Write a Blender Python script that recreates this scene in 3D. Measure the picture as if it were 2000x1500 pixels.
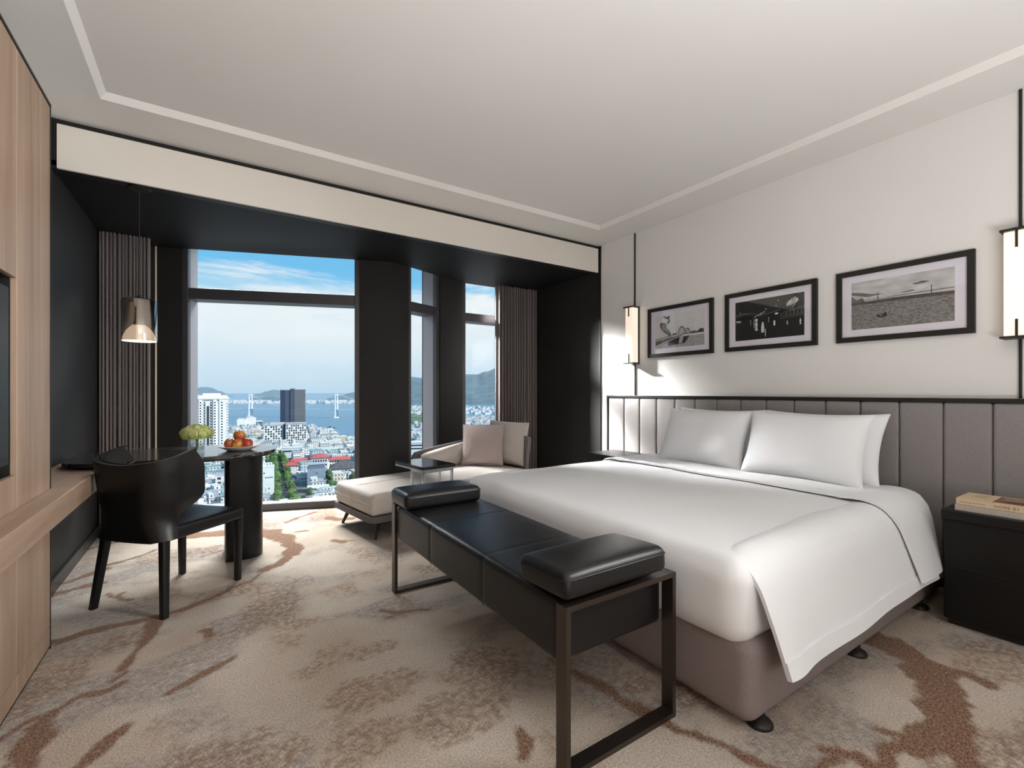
import bpy, bmesh, math, random
import numpy as np
from mathutils import Vector, Matrix, noise

for o in list(bpy.data.objects): bpy.data.objects.remove(o)
scene = bpy.context.scene
COL = scene.collection
RNG = random.Random(7)

# ------------------------------------------------------------------ camera
cam = bpy.data.cameras.new('camera'); co = bpy.data.objects.new('camera', cam); COL.objects.link(co)
co.location = (0, 0, 1.2)
co.rotation_euler = (math.radians(90), 0, -math.atan(590/899))
cam.sensor_width = 36; cam.lens = 899/2000*36; cam.shift_y = 0.0075
cam.clip_start = 0.05; cam.clip_end = 40000
scene.camera = co

# ------------------------------------------------------------------ world sky
w = bpy.data.worlds.new('sky'); scene.world = w; w.use_nodes = True
nt = w.node_tree; N = nt.nodes; L = nt.links; N.clear()
def nd(t, **k):
    n = N.new(t)
    for a, b in k.items(): setattr(n, a, b)
    return n
tc = nd('ShaderNodeTexCoord'); sep = nd('ShaderNodeSeparateXYZ'); L.new(tc.outputs['Generated'], sep.inputs[0])
mp = nd('ShaderNodeMapping'); mp.inputs['Scale'].default_value = (2.2, 2.2, 13.0); L.new(tc.outputs['Generated'], mp.inputs[0])
n1 = nd('ShaderNodeTexNoise'); n1.inputs['Scale'].default_value = 2.3; n1.inputs['Detail'].default_value = 7; n1.inputs['Roughness'].default_value = .58
n1.inputs['Distortion'].default_value = .35
L.new(mp.outputs[0], n1.inputs[0])
grad = nd('ShaderNodeValToRGB'); L.new(sep.outputs[2], grad.inputs[0])
cr = grad.color_ramp
cr.elements[0].position = 0.0; cr.elements[0].color = (.52, .74, .86, 1)
cr.elements[1].position = 1.0; cr.elements[1].color = (.16, .34, .66, 1)
for p, c in ((.05, (.63, .82, .91, 1)), (.12, (.76, .90, .95, 1)), (.17, (.52, .79, .94, 1)), (.23, (.20, .58, .92, 1)), (.45, (.17, .46, .82, 1))):
    e = cr.elements.new(p); e.color = c
add = nd('ShaderNodeMath', operation='MULTIPLY_ADD'); add.inputs[1].default_value = .22; L.new(n1.outputs[0], add.inputs[0])
neg = nd('ShaderNodeMath', operation='MULTIPLY'); neg.inputs[1].default_value = -1; L.new(sep.outputs[2], neg.inputs[0]); L.new(neg.outputs[0], add.inputs[2])
cl = nd('ShaderNodeMapRange'); cl.inputs[1].default_value = -.122; cl.inputs[2].default_value = -.060; cl.interpolation_type = 'SMOOTHSTEP'; L.new(add.outputs[0], cl.inputs[0])
n2 = nd('ShaderNodeMapRange'); n2.inputs[1].default_value = .36; n2.inputs[2].default_value = .66; L.new(n1.outputs[0], n2.inputs[0])
# thin out the cloud deck close to the horizon so that pale blue shows through
low = nd('ShaderNodeMapRange'); low.inputs[1].default_value = .0; low.inputs[2].default_value = .13; low.inputs[3].default_value = .12; low.inputs[4].default_value = 1; L.new(sep.outputs[2], low.inputs[0])
m1 = nd('ShaderNodeMath', operation='MULTIPLY'); L.new(cl.outputs[0], m1.inputs[0]); L.new(low.outputs[0], m1.inputs[1])
m2 = nd('ShaderNodeMapRange'); m2.inputs[1].default_value = 0; m2.inputs[2].default_value = 1; m2.inputs[3].default_value = .62; m2.inputs[4].default_value = 1.0; L.new(n2.outputs[0], m2.inputs[0])
m3 = nd('ShaderNodeMath', operation='MULTIPLY'); L.new(m1.outputs[0], m3.inputs[0]); L.new(m2.outputs[0], m3.inputs[1])
mix = nd('ShaderNodeMix', data_type='RGBA'); L.new(m3.outputs[0], mix.inputs[0]); L.new(grad.outputs[0], mix.inputs[6]); mix.inputs[7].default_value = (.95, .985, .99, 1)
bg = nd('ShaderNodeBackground'); bg.inputs[1].default_value = 1.0; L.new(mix.outputs[2], bg.inputs[0])
wo = nd('ShaderNodeOutputWorld'); L.new(bg.outputs[0], wo.inputs[0])

# ------------------------------------------------------------------ sun and added fill lamps
sd = bpy.data.lights.new('sun', 'SUN'); so = bpy.data.objects.new('sun', sd); COL.objects.link(so)
sd.energy = 4.6; sd.angle = math.radians(1.5); sd.color = (1, .95, .88)      # behind the building, lights the city
so.rotation_euler = Vector((-.50, .62, -.60)).to_track_quat('-Z', 'Y').to_euler()

def area(name, loc, target, sx, sy, power, color):
    d = bpy.data.lights.new(name, 'AREA'); d.shape = 'RECTANGLE'; d.size = sx; d.size_y = sy; d.energy = power; d.color = color
    o = bpy.data.objects.new(name, d); COL.objects.link(o); o.location = loc
    o.rotation_euler = (Vector(target)-Vector(loc)).to_track_quat('-Z', 'Y').to_euler()
    return o
# fill lamps added outside the tall window and chaise window, strengthening the sky light
area('daylight_fill', (1.0, 7.9, 5.2), (.30, 4.2, .3), 3.0, 2.4, 1850, (1, .985, .965))
dl = area('daylight_fill.001', (1.25, 8.75, 4.35), (3.45, 3.9, 1.30), .8, .8, 300, (1, .98, .95)); dl.data.spread = math.radians(22)
# added fill lamps behind the camera: one for the ceiling, one for the panelling
area('ceiling_fill', (.55, -.95, .55), (.55, -.90, 2.9), 2.2, 1.2, 118, (.95, .975, 1))
wl = area('panel_fill', (3.3, -.75, 2.45), (-.6, 2.4, 1.25), .8, .8, 20, (1, .985, .97)); wl.data.spread = math.radians(58)

cy = scene.cycles; cy.max_bounces = 6; cy.diffuse_bounces = 4; cy.glossy_bounces = 3; cy.transmission_bounces = 4; cy.transparent_max_bounces = 10; cy.volume_bounces = 1; cy.caustics_reflective = False; cy.caustics_refractive = False
vs = scene.view_settings
vs.view_transform = 'Standard'; vs.look = 'None'; vs.exposure = 0.0; vs.gamma = 1.0; vs.use_curve_mapping = False

# ================================================================== helpers
def roundrect(x0, x1, y0, y1, r, n=6):
    rr = r if isinstance(r, (list, tuple)) else (r, r, r, r)      # corners: x0y0, x1y0, x1y1, x0y1
    P = []
    for (cx, cy, a0), q in zip(((x0, y0, 180), (x1, y0, 270), (x1, y1, 0), (x0, y1, 90)), rr):
        sx = 1 if cx == x0 else -1; sy = 1 if cy == y0 else -1
        if q < 1e-5: P.append((cx, cy)); continue
        for i in range(n+1):
            a = math.radians(a0+90*i/n)
            P.append((cx+sx*q+q*math.cos(a), cy+sy*q+q*math.sin(a)))
    return P

class M:
    def __init__(s): s.v = []; s.f = []
    def add(s, v, f):
        b = len(s.v); s.v += [tuple(p) for p in v]; s.f += [tuple(i+b for i in q) for q in f]; return s
    def box(s, x0, x1, y0, y1, z0, z1):
        v = [(x0,y0,z0),(x1,y0,z0),(x1,y1,z0),(x0,y1,z0),(x0,y0,z1),(x1,y0,z1),(x1,y1,z1),(x0,y1,z1)]
        return s.add(v, [(0,3,2,1),(4,5,6,7),(0,1,5,4),(1,2,6,5),(2,3,7,6),(3,0,4,7)])
    def rbox(s, x0, x1, y0, y1, z0, z1, r=.005, seg=2):
        bm = bmesh.new(); bmesh.ops.create_cube(bm, size=1)
        for v in bm.verts: v.co = ((x0+x1)/2+v.co.x*(x1-x0), (y0+y1)/2+v.co.y*(y1-y0), (z0+z1)/2+v.co.z*(z1-z0))
        bmesh.ops.bevel(bm, geom=list(bm.edges), offset=r, segments=seg, profile=.5, affect='EDGES')
        bm.verts.index_update()
        s.add([v.co[:] for v in bm.verts], [[v.index for v in f.verts] for f in bm.faces]); bm.free(); return s
    def softbox(s, x0, x1, y0, y1, z0, z1, r, n=(10, 10, 4), k=5, disp=None):
        lo = np.array([x0, y0, z0]); hi = np.array([x1, y1, z1])
        def axis(a, b, m):
            q = [a+r*(1-math.cos(math.pi/2*i/k)) for i in range(k)]
            q += [a+r+(b-a-2*r)*i/m for i in range(m+1)]
            q += [b-r*(1-math.cos(math.pi/2*i/k)) for i in range(k-1, -1, -1)]
            return q
        A = [axis(lo[i], hi[i], n[i]) for i in range(3)]
        idx = {}; V = []; Fc = []
        def vid(p):
            key = tuple(round(c, 6) for c in p)
            if key in idx: return idx[key]
            pc = np.array(p); inner = np.clip(pc, lo+r, hi-r); d = pc-inner; ln = np.linalg.norm(d)
            # distribute evenly on the rounded edge
            if ln > 1e-9:
                nm = d/ln; q = inner+nm*r
            else: nm = np.zeros(3); q = pc
            if disp is not None: q = disp(q, nm)
            idx[key] = len(V); V.append(tuple(q)); return idx[key]
        for ax in range(3):
            u, v = (ax+1) % 3, (ax+2) % 3
            for side in (0, 1):
                c = lo[ax] if side == 0 else hi[ax]
                for i in range(len(A[u])-1):
                    for j in range(len(A[v])-1):
                        q = []
                        for (a, b) in ((i, j), (i+1, j), (i+1, j+1), (i, j+1)):
                            p = [0, 0, 0]; p[ax] = c; p[u] = A[u][a]; p[v] = A[v][b]; q.append(vid(p))
                        if side == 0: q = q[::-1]
                        Fc.append(q)
        return s.add(V, Fc)
    def prism(s, poly, z0, z1):
        n = len(poly)
        v = [(x, y, z0) for x, y in poly]+[(x, y, z1) for x, y in poly]
        return s.add(v, [tuple(range(n))[::-1], tuple(range(n, 2*n))]+[(i, (i+1) % n, n+(i+1) % n, n+i) for i in range(n)])
    def cyl(s, p0, p1, r0, r1=None, n=16):
        r1 = r0 if r1 is None else r1
        p0 = Vector(p0); p1 = Vector(p1); d = (p1-p0).normalized()
        a = d.orthogonal().normalized(); b = d.cross(a)
        v = []
        for p, r in ((p0, r0), (p1, r1)):
            for i in range(n):
                t = 2*math.pi*i/n; v.append(p+a*(r*math.cos(t))+b*(r*math.sin(t)))
        return s.add(v, [tuple(range(n))[::-1], tuple(range(n, 2*n))]+[(i, (i+1) % n, n+(i+1) % n, n+i) for i in range(n)])
    def tube(s, path, r, n=8):
        P = [Vector(p) for p in path]; v = []; f = []
        a = None
        for i, p in enumerate(P):
            d = (P[min(i+1, len(P)-1)]-P[max(i-1, 0)]).normalized()
            a = d.orthogonal().normalized() if a is None else (a-d*a.dot(d)).normalized()
            b = d.cross(a); q = r[i] if isinstance(r, (list, tuple)) else r
            for k in range(n):
                t = 2*math.pi*k/n; v.append(p+a*(q*math.cos(t))+b*(q*math.sin(t)))
        for i in range(len(P)-1):
            for k in range(n):
                f.append((i*n+k, i*n+(k+1) % n, (i+1)*n+(k+1) % n, (i+1)*n+k))
        f.append(tuple(range(n))[::-1]); f.append(tuple(range((len(P)-1)*n, len(P)*n)))
        return s.add(v, f)
    def lathe(s, prof, c=(0, 0, 0), n=32):
        v = []; f = []; m = len(prof)
        for i in range(n):
            t = 2*math.pi*i/n
            for r, z in prof: v.append((c[0]+r*math.cos(t), c[1]+r*math.sin(t), c[2]+z))
        for i in range(n):
            for j in range(m-1):
                a = i*m+j; b = ((i+1) % n)*m+j
                f.append((a, b, b+1, a+1))
        return s.add(v, f)
    def grid(s, fn, nu, nv, th=None):
        P = [[Vector(fn(i/nu, j/nv)) for j in range(nv+1)] for i in range(nu+1)]
        W = nv+1
        if th is None:
            return s.add([p for r in P for p in r], [(i*W+j, (i+1)*W+j, (i+1)*W+j+1, i*W+j+1) for i in range(nu) for j in range(nv)])
        Q = []
        for i in range(nu+1):
            row = []
            for j in range(nv+1):
                du = P[min(i+1, nu)][j]-P[max(i-1, 0)][j]; dv = P[i][min(j+1, nv)]-P[i][max(j-1, 0)]
                nn = du.cross(dv); nn = nn.normalized() if nn.length > 1e-12 else Vector((0, 0, 1))
                row.append(P[i][j]-nn*th)
            Q.append(row)
        v = [p for r in P for p in r]+[p for r in Q for p in r]; o = (nu+1)*W
        f = [(i*W+j, (i+1)*W+j, (i+1)*W+j+1, i*W+j+1) for i in range(nu) for j in range(nv)]
        f += [tuple(o+k for k in q[::-1]) for q in f]
        for i in range(nu):
            f.append((i*W, o+i*W, o+(i+1)*W, (i+1)*W)); f.append((i*W+nv, (i+1)*W+nv, o+(i+1)*W+nv, o+i*W+nv))
        for j in range(nv):
            f.append((j, j+1, o+j+1, o+j)); b = nu*W; f.append((b+j, o+b+j, o+b+j+1, b+j+1))
        return s.add(v, f)
    def xf(s, m):
        s.v = [tuple(m @ Vector(p)) for p in s.v]; return s
    def mesh(s, name, mat, smooth=None):
        me = bpy.data.meshes.new(name); me.from_pydata(s.v, [], s.f); me.update()
        if smooth is not None:
            me.shade_smooth()
            try: me.set_sharp_from_angle(angle=math.radians(smooth))
            except Exception: pass
        if mat is not None: me.materials.append(mat)
        return me
    def build(s, name, mat, parent=None, smooth=None, local=False):
        """world coordinates unless local=True (then already in the parent's frame)"""
        if parent is not None and not local:
            s.xf(chain(parent).inverted())
        o = bpy.data.objects.new(name, s.mesh(name, mat, smooth)); COL.objects.link(o)
        if parent is not None: o.parent = parent
        return o

def chain(o):
    m = Matrix.Identity(4)
    while o is not None:
        m = (Matrix.Translation(o.location) @ o.rotation_euler.to_matrix().to_4x4()) @ m; o = o.parent
    return m
def tag(o, label, cat, group=None, kind=None):
    if label: o['label'] = label
    if cat: o['category'] = cat
    if group: o['group'] = group
    if kind: o['kind'] = kind
    return o
def thing(name, label, cat, loc=(0, 0, 0), rotz=0., group=None, kind=None):
    o = bpy.data.objects.new(name, None); COL.objects.link(o); o.empty_display_size = .1
    o.location = loc; o.rotation_euler = (0, 0, rotz)
    return tag(o, label, cat, group, kind)
def struct(o, label=None, cat=None):
    o['kind'] = 'structure'
    if label: o['label'] = label; o['category'] = cat or 'structure'
    return o

# ------------------------------------------------------------------ materials
MATS = {}
def mat(name, col, rough=.6, metal=0., spec=.5, var=0., vscale=8., bump=0., bscale=60., stretch=None, coat=0., sheen=0., emit=None, estr=0., trans=0., ior=1.45, detail=4):
    if name in MATS: return MATS[name]
    m = bpy.data.materials.new(name); m.use_nodes = True; MATS[name] = m
    T = m.node_tree; b = T.nodes['Principled BSDF']
    b.inputs['Base Color'].default_value = (*col, 1); b.inputs['Roughness'].default_value = rough; b.inputs['Metallic'].default_value = metal
    b.inputs['Specular IOR Level'].default_value = spec; b.inputs['Coat Weight'].default_value = coat; b.inputs['Sheen Weight'].default_value = sheen
    b.inputs['Transmission Weight'].default_value = trans; b.inputs['IOR'].default_value = ior
    if emit: b.inputs['Emission Color'].default_value = (*emit, 1); b.inputs['Emission Strength'].default_value = estr
    t = T.nodes.new('ShaderNodeTexCoord'); mpn = T.nodes.new('ShaderNodeMapping'); T.links.new(t.outputs['Object'], mpn.inputs[0])
    if stretch: mpn.inputs['Scale'].default_value = stretch
    n = T.nodes.new('ShaderNodeTexNoise'); n.inputs['Scale'].default_value = vscale; n.inputs['Detail'].default_value = detail; T.links.new(mpn.outputs[0], n.inputs[0])
    if var:
        mx = T.nodes.new('ShaderNodeMix'); mx.data_type = 'RGBA'
        mx.inputs[6].default_value = (*[c*(1-var) for c in col], 1); mx.inputs[7].default_value = (*[min(1, c*(1+var)) for c in col], 1)
        mr = T.nodes.new('ShaderNodeMapRange'); mr.inputs[1].default_value = .3; mr.inputs[2].default_value = .7
        T.links.new(n.outputs[0], mr.inputs[0]); T.links.new(mr.outputs[0], mx.inputs[0]); T.links.new(mx.outputs[2], b.inputs['Base Color'])
    if bump:
        n3 = T.nodes.new('ShaderNodeTexNoise'); n3.inputs['Scale'].default_value = bscale; n3.inputs['Detail'].default_value = 3; T.links.new(mpn.outputs[0], n3.inputs[0])
        bp = T.nodes.new('ShaderNodeBump'); bp.inputs['Strength'].default_value = bump; bp.inputs['Distance'].default_value = .004
        T.links.new(n3.outputs[0], bp.inputs['Height']); T.links.new(bp.outputs[0], b.inputs['Normal'])
    return m

PAINT = mat('warm_white_paint', (.77, .755, .73), .7, var=.015, vscale=1.5)
CEILP = mat('ceiling_paint', (.80, .775, .74), .75, var=.012, vscale=1.2)
FASC = mat('fascia_paint', (.78, .73, .66), .6, var=.02, vscale=1.5)
BLACK = mat('charcoal_wall', (.027, .0255, .025), .58, spec=.2, var=.08, vscale=2)
BLKTRIM = mat('black_trim', (.012, .011, .010), .45)
BASEB = mat('dark_bronze_skirting', (.05, .047, .045), .32, metal=.55)
FRAME = mat('window_frame_metal', (.085, .083, .09), .38, metal=.35)
JAMB = mat('window_reveal_grey', (.36, .35, .38), .45, metal=.2)  # frame metal with the outside light on the reveals put into the colour
SILL = mat('pale_sill', (.62, .63, .65), .35)
LEATHER = mat('black_leather', (.0075, .0073, .0078), .36, spec=.45, var=.15, vscale=5, bump=.12, bscale=420)
BRONZE = mat('dark_bronze_metal', (.10, .083, .072), .34, metal=.9)
CHROME = mat('polished_steel', (.62, .60, .58), .16, metal=1)
LINEN = mat('white_bed_linen', (.82, .835, .855), .62, sheen=.15, bump=.05, bscale=18)
BASEF = mat('taupe_base_fabric', (.25, .205, .198), .9, var=.12, vscale=220, bump=.3, bscale=500)
HEADF = mat('grey_headboard_fabric', (.265, .243, .240), .9, var=.14, vscale=260, bump=.3, bscale=600)
CREAM = mat('cream_upholstery', (.60, .55, .505), .88, var=.05, vscale=200, bump=.2, bscale=450)
SHELLF = mat('grey_brown_upholstery', (.145, .132, .134), .88, var=.08, vscale=200, bump=.2, bscale=400)
PINK = mat('dusty_pink_cloth', (.50, .415, .395), .92, var=.16, vscale=160, bump=.5, bscale=240)
CURT = mat('taupe_curtain_cloth', (.235, .198, .194), .85, var=.10, vscale=150, bump=.1, bscale=300, sheen=.2)
BLKWOOD = mat('black_stained_wood', (.007, .0068, .0068), .36, spec=.3, var=.2, vscale=3, stretch=(1, 1, 12))
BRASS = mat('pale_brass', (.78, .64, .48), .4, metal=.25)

def wood_mat(name, axis, ca=(.27, .178, .120), cb=(.415, .295, .212)):
    m = bpy.data.materials.new(name); m.use_nodes = True; T = m.node_tree; b = T.nodes['Principled BSDF']
    t = T.nodes.new('ShaderNodeTexCoord'); mp_ = T.nodes.new('ShaderNodeMapping'); T.links.new(t.outputs['Object'], mp_.inputs[0])
    s = [14, 14, 14]; s[axis] = .7; mp_.inputs['Scale'].default_value = s
    oi = T.nodes.new('ShaderNodeObjectInfo'); mm = T.nodes.new('ShaderNodeMath'); mm.operation = 'MULTIPLY'; mm.inputs[1].default_value = 37
    T.links.new(oi.outputs['Random'], mm.inputs[0]); cmb = T.nodes.new('ShaderNodeCombineXYZ')
    for i in range(3): T.links.new(mm.outputs[0], cmb.inputs[i])
    T.links.new(cmb.outputs[0], mp_.inputs['Location'])
    n = T.nodes.new('ShaderNodeTexNoise'); n.inputs['Scale'].default_value = 1.0; n.inputs['Detail'].default_value = 6; n.inputs['Distortion'].default_value = .6
    T.links.new(mp_.outputs[0], n.inputs[0])
    mp2 = T.nodes.new('ShaderNodeMapping'); s2 = [140, 140, 140]; s2[axis] = 4; mp2.inputs['Scale'].default_value = s2; T.links.new(t.outputs['Object'], mp2.inputs[0])
    nf = T.nodes.new('ShaderNodeTexNoise'); nf.inputs['Scale'].default_value = 1; nf.inputs['Detail'].default_value = 3; T.links.new(mp2.outputs[0], nf.inputs[0])
    ad = T.nodes.new('ShaderNodeMath'); ad.operation = 'MULTIPLY_ADD'; ad.inputs[1].default_value = .35; T.links.new(nf.outputs[0], ad.inputs[0]); T.links.new(n.outputs[0], ad.inputs[2])
    r = T.nodes.new('ShaderNodeValToRGB'); T.links.new(ad.outputs[0], r.inputs[0])
    r.color_ramp.elements[0].position = .42; r.color_ramp.elements[0].color = (*ca, 1)
    r.color_ramp.elements[1].position = .92; r.color_ramp.elements[1].color = (*cb, 1)
    T.links.new(r.outputs[0], b.inputs['Base Color']); b.inputs['Roughness'].default_value = .5
    bp = T.nodes.new('ShaderNodeBump'); bp.inputs['Strength'].default_value = .08; bp.inputs['Distance'].default_value = .002
    T.links.new(nf.outputs[0], bp.inputs['Height']); T.links.new(bp.outputs[0], b.inputs['Normal'])
    return m
WOODV = wood_mat('oak_vertical_grain', 2); WOODY = wood_mat('oak_long_grain', 1)

def glass_pane_mat(name, tint=(.97, .985, .99), fac=.05):
    m = bpy.data.materials.new(name); m.use_nodes = True; T = m.node_tree; T.nodes.clear()
    tr = T.nodes.new('ShaderNodeBsdfTransparent'); tr.inputs[0].default_value = (*tint, 1)
    gl = T.nodes.new('ShaderNodeBsdfGlossy'); gl.inputs['Roughness'].default_value = .02
    lw = T.nodes.new('ShaderNodeLayerWeight'); lw.inputs[0].default_value = .5
    pw = T.nodes.new('ShaderNodeMath'); pw.operation = 'POWER'; pw.inputs[1].default_value = 5; T.links.new(lw.outputs['Facing'], pw.inputs[0])
    mu = T.nodes.new('ShaderNodeMath'); mu.operation = 'MULTIPLY_ADD'; mu.inputs[1].default_value = .8; mu.inputs[2].default_value = fac; mu.use_clamp = True; T.links.new(pw.outputs[0], mu.inputs[0])
    mx = T.nodes.new('ShaderNodeMixShader'); T.links.new(mu.outputs[0], mx.inputs[0]); T.links.new(tr.outputs[0], mx.inputs[1]); T.links.new(gl.outputs[0], mx.inputs[2])
    o = T.nodes.new('ShaderNodeOutputMaterial'); T.links.new(mx.outputs[0], o.inputs[0]); return m
PANE = glass_pane_mat('window_glass', (.97, .985, .99), .02)
PICGLASS = glass_pane_mat('picture_glass', (1, 1, 1), .05)
SMOKE = glass_pane_mat('smoked_glass', (.86, .82, .77), .34)
CLEAR = glass_pane_mat('clear_vase_glass', (.95, .97, .97), .07)

def emis(name, col, st):
    return mat(name, (.8, .75, .7), .5, emit=col, estr=st)
LAMPW = emis('glowing_shade', (1, .81, .62), .70)
LAMPB = emis('glowing_dome', (1, .80, .62), 1.25)
BULB = emis('bulb_glow', (1, .86, .66), 9)

# ================================================================== room dimensions
XR, XL = 3.66, -.79           # headboard wall, left wall of the alcove
YF = 3.77                     # front of the fascia
H, HB = 2.83, 2.55            # ceiling, bay ceiling
YB = -1.7                     # wall behind the camera
XW = -.624                    # face of the wood panelling
A_, B_, C_, E_, G_ = (XL, 5.40), (-.41, 5.40), (1.59, 4.69), (2.62, 5.11), (XR, 5.11)

# ------------------------------------------------------------------ floor (carpet)
def dist_poly(px_, py_, pts):
    d = np.full(px_.shape, 9.)
    for (ax, ay), (bx, by) in zip(pts[:-1], pts[1:]):
        vx, vy = bx-ax, by-ay; l2 = vx*vx+vy*vy+1e-9
        t = np.clip(((px_-ax)*vx+(py_-ay)*vy)/l2, 0, 1)
        d = np.minimum(d, np.hypot(px_-ax-t*vx, py_-ay-t*vy))
    return d
VEINS = [  # (half width, points on the floor)
 (.028, [(-.80,3.04),(-.641,3.065),(-.564,3.059),(-.455,3.086),(-.272,3.091)]), (.022, [(-.272,3.091),(-.118,3.114),(.051,3.233),(.187,3.318)]),
 (.012, [(.187,3.318),(.235,3.36),(.29,3.45)]), (.03, [(.30,3.50),(.40,3.56),(.441,3.621),(.50,3.75)]), (.055, [(.50,3.75),(.543,3.875),(.535,4.05),(.50,4.2)]),
 (.09, [(.50,4.2),(.397,4.42),(.25,4.53)]), (.065, [(.25,4.56),(.143,4.60),(-.142,4.68)]), (.02, [(-.142,4.68),(-.3,4.72)]),
 (.03, [(-.25,3.05),(-.262,2.90),(-.274,2.786)]), (.022, [(-.274,2.786),(-.30,2.68),(-.319,2.60)]), (.014, [(-.30,2.56),(-.345,2.50)]),
 (.02, [(-.30,2.46),(-.36,2.42),(-.417,2.44)]), (.013, [(-.417,2.45),(-.458,2.406),(-.486,2.367)]), (.032, [(-.486,2.367),(-.505,2.302)]), (.04, [(-.505,2.302),(-.506,2.202),(-.50,2.12)]),
 (.03, [(-.50,2.12),(-.491,2.0),(-.45,1.85)]), (.012, [(-.50,2.33),(-.549,2.376),(-.60,2.30)]), (.012, [(-.51,2.13),(-.56,2.12),(-.62,2.05)]),
 (.032, [(-.252,2.13),(-.285,2.09)]), (.026, [(-.285,2.09),(-.313,2.036),(-.355,1.989),(-.40,1.90)]), (.014, [(.077,2.417),(.03,2.395)]), (.02, [(.03,2.395),(-.018,2.371),(-.137,2.288)]),
 (.014, [(.791,2.50),(.88,2.43),(1.01,2.37)]), (.008, [(.80,2.42),(.92,2.40)]), (.02, [(.924,1.349),(.906,1.303),(.86,1.25)]),
 (.024, [(1.30,1.50),(1.329,1.392),(1.354,1.21),(1.394,1.055)]), (.02, [(1.394,1.055),(1.448,.893),(1.515,.761),(1.60,.68),(1.70,.67)]),
 (.075, [(2.76,1.0),(2.707,.889),(2.681,.77)]), (.06, [(2.681,.77),(2.60,.66),(2.50,.63)]), (.075, [(2.50,.63),(2.373,.56),(2.233,.535)]), (.06, [(2.233,.535),(2.119,.53),(1.98,.55)]), (.03, [(2.05,.56),(1.88,.60),(1.75,.55)]),
 (.03, [(2.65,.72),(2.67,.60),(2.66,.50)]), (.03, [(2.50,.60),(2.52,.72)]), (.02, [(2.05,.53),(1.98,.66)]), (.05, [(2.2,.52),(2.0,.40),(1.7,.3)]), (.02, [(1.72,.72),(1.78,.64),(1.72,.50)]),
 (.035, [(-.80,3.74),(-.70,3.79),(-.575,3.83)]), (.03, [(-.785,3.938),(-.691,4.008),(-.60,4.10)]), (.022, [(-.62,4.19),(-.53,4.22)]), (.014, [(-.53,4.22),(-.463,4.274),(-.34,4.40)]),
 (.022, [(-.801,4.70),(-.616,4.80),(-.394,4.87)]), (.02, [(-.50,3.58),(-.45,3.50),(-.39,3.43)]), (.012, [(-.45,3.5),(-.42,3.56)]), (.045, [(.93,4.62),(1.02,4.50),(1.12,4.48)]), (.02, [(.59,4.673),(.72,4.80),(.88,4.92)]),
 (.03, [(.83,3.90),(.90,3.82)]), (.012, [(.85,3.84),(.98,3.80)]), (.022, [(-.03,2.77),(.01,2.69)]), (.016, [(.62,4.30),(.70,4.28)]), (.012, [(-.05,4.05),(.08,4.12)]),
]
xs = np.arange(XL-.04, XR+.05, .0135); ys = np.arange(YB-.02, 5.62, .0135)
gx, gy = np.meshgrid(xs, ys, indexing='ij')
def vnoise(x, y, s, seed):
    r = np.random.default_rng(seed); g = r.random((256, 256))
    u = x*s+50; v = y*s+50; iu = np.floor(u).astype(int); iv = np.floor(v).astype(int); fu = u-iu; fv = v-iv
    fu = fu*fu*(3-2*fu); fv = fv*fv*(3-2*fv); q = lambda a, b: g[a % 256, b % 256]
    return (q(iu, iv)*(1-fu)*(1-fv)+q(iu+1, iv)*fu*(1-fv)+q(iu, iv+1)*(1-fu)*fv+q(iu+1, iv+1)*fu*fv)
def fbm(x, y, s, seed, o=4):
    t = 0; a = .5
    for i in range(o): t = t+a*vnoise(x, y, s*2**i, seed+i); a *= .5
    return t/(1-.5**o)
wx = gx+.05*(fbm(gx, gy, 9, 1)-.5)*2*.55; wy = gy+.05*(fbm(gx, gy, 9, 9)-.5)*2*.55
vein = np.zeros_like(gx); wmod = .35+1.3*fbm(gx, gy, 11, 77, 4); wx = wx+.022*(fbm(gx, gy, 28, 81, 3)-.5); wy = wy+.022*(fbm(gx, gy, 28, 85, 3)-.5)
for hw, pts in VEINS:
    d = dist_poly(wx, wy, pts); vein = np.maximum(vein, np.clip((hw*wmod*1.05-d)/.014+.5, 0, 1))
patch = np.clip((fbm(gx+gy*.5, gy*1.5-gx*.4, 2.4, 21, 5)-.50)/.12, 0, 1)
warm = np.clip((fbm(gx, gy, 3.1, 41, 5)-.54)/.10, 0, 1)
for cx_, cy_, rx_, ry_ in ((.55, 1.85, .22, .12), (.80, 1.55, .25, .15), (.45, 1.60, .18, .10), (1.0, 1.75, .2, .16), (.62, 2.15, .16, .07), (2.9, .55, .3, .12), (2.4, .3, .3, .1)):
    e_ = np.exp(-(((gx-cx_)/rx_)**2+((gy-cy_)/ry_)**2)); warm = np.maximum(warm, np.clip((e_*1.5+fbm(gx, gy, 14, 61, 4)-1.05)/.22, 0, 1)*.9)
fm = M(); ni, nj = gx.shape
me = bpy.data.meshes.new('floor')
vv = np.stack([gx, gy, np.zeros_like(gx)], -1).reshape(-1, 3)
ii, jj = np.meshgrid(np.arange(ni-1), np.arange(nj-1), indexing='ij'); b0 = (ii*nj+jj).ravel()
ff = np.stack([b0, b0+nj, b0+nj+1, b0+1], -1)
me.vertices.add(len(vv)); me.vertices.foreach_set('co', vv.ravel())
me.loops.add(ff.size); me.loops.foreach_set('vertex_index', ff.ravel().astype(np.int32))
me.polygons.add(len(ff)); me.polygons.foreach_set('loop_start', np.arange(0, ff.size, 4, dtype=np.int32))
me.update(calc_edges=True)
for nm, arr in (('vein', vein), ('patch', patch), ('warm', warm)):
    at = me.attributes.new(nm, 'FLOAT', 'POINT'); at.data.foreach_set('value', arr.ravel().astype(np.float32))
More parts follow.
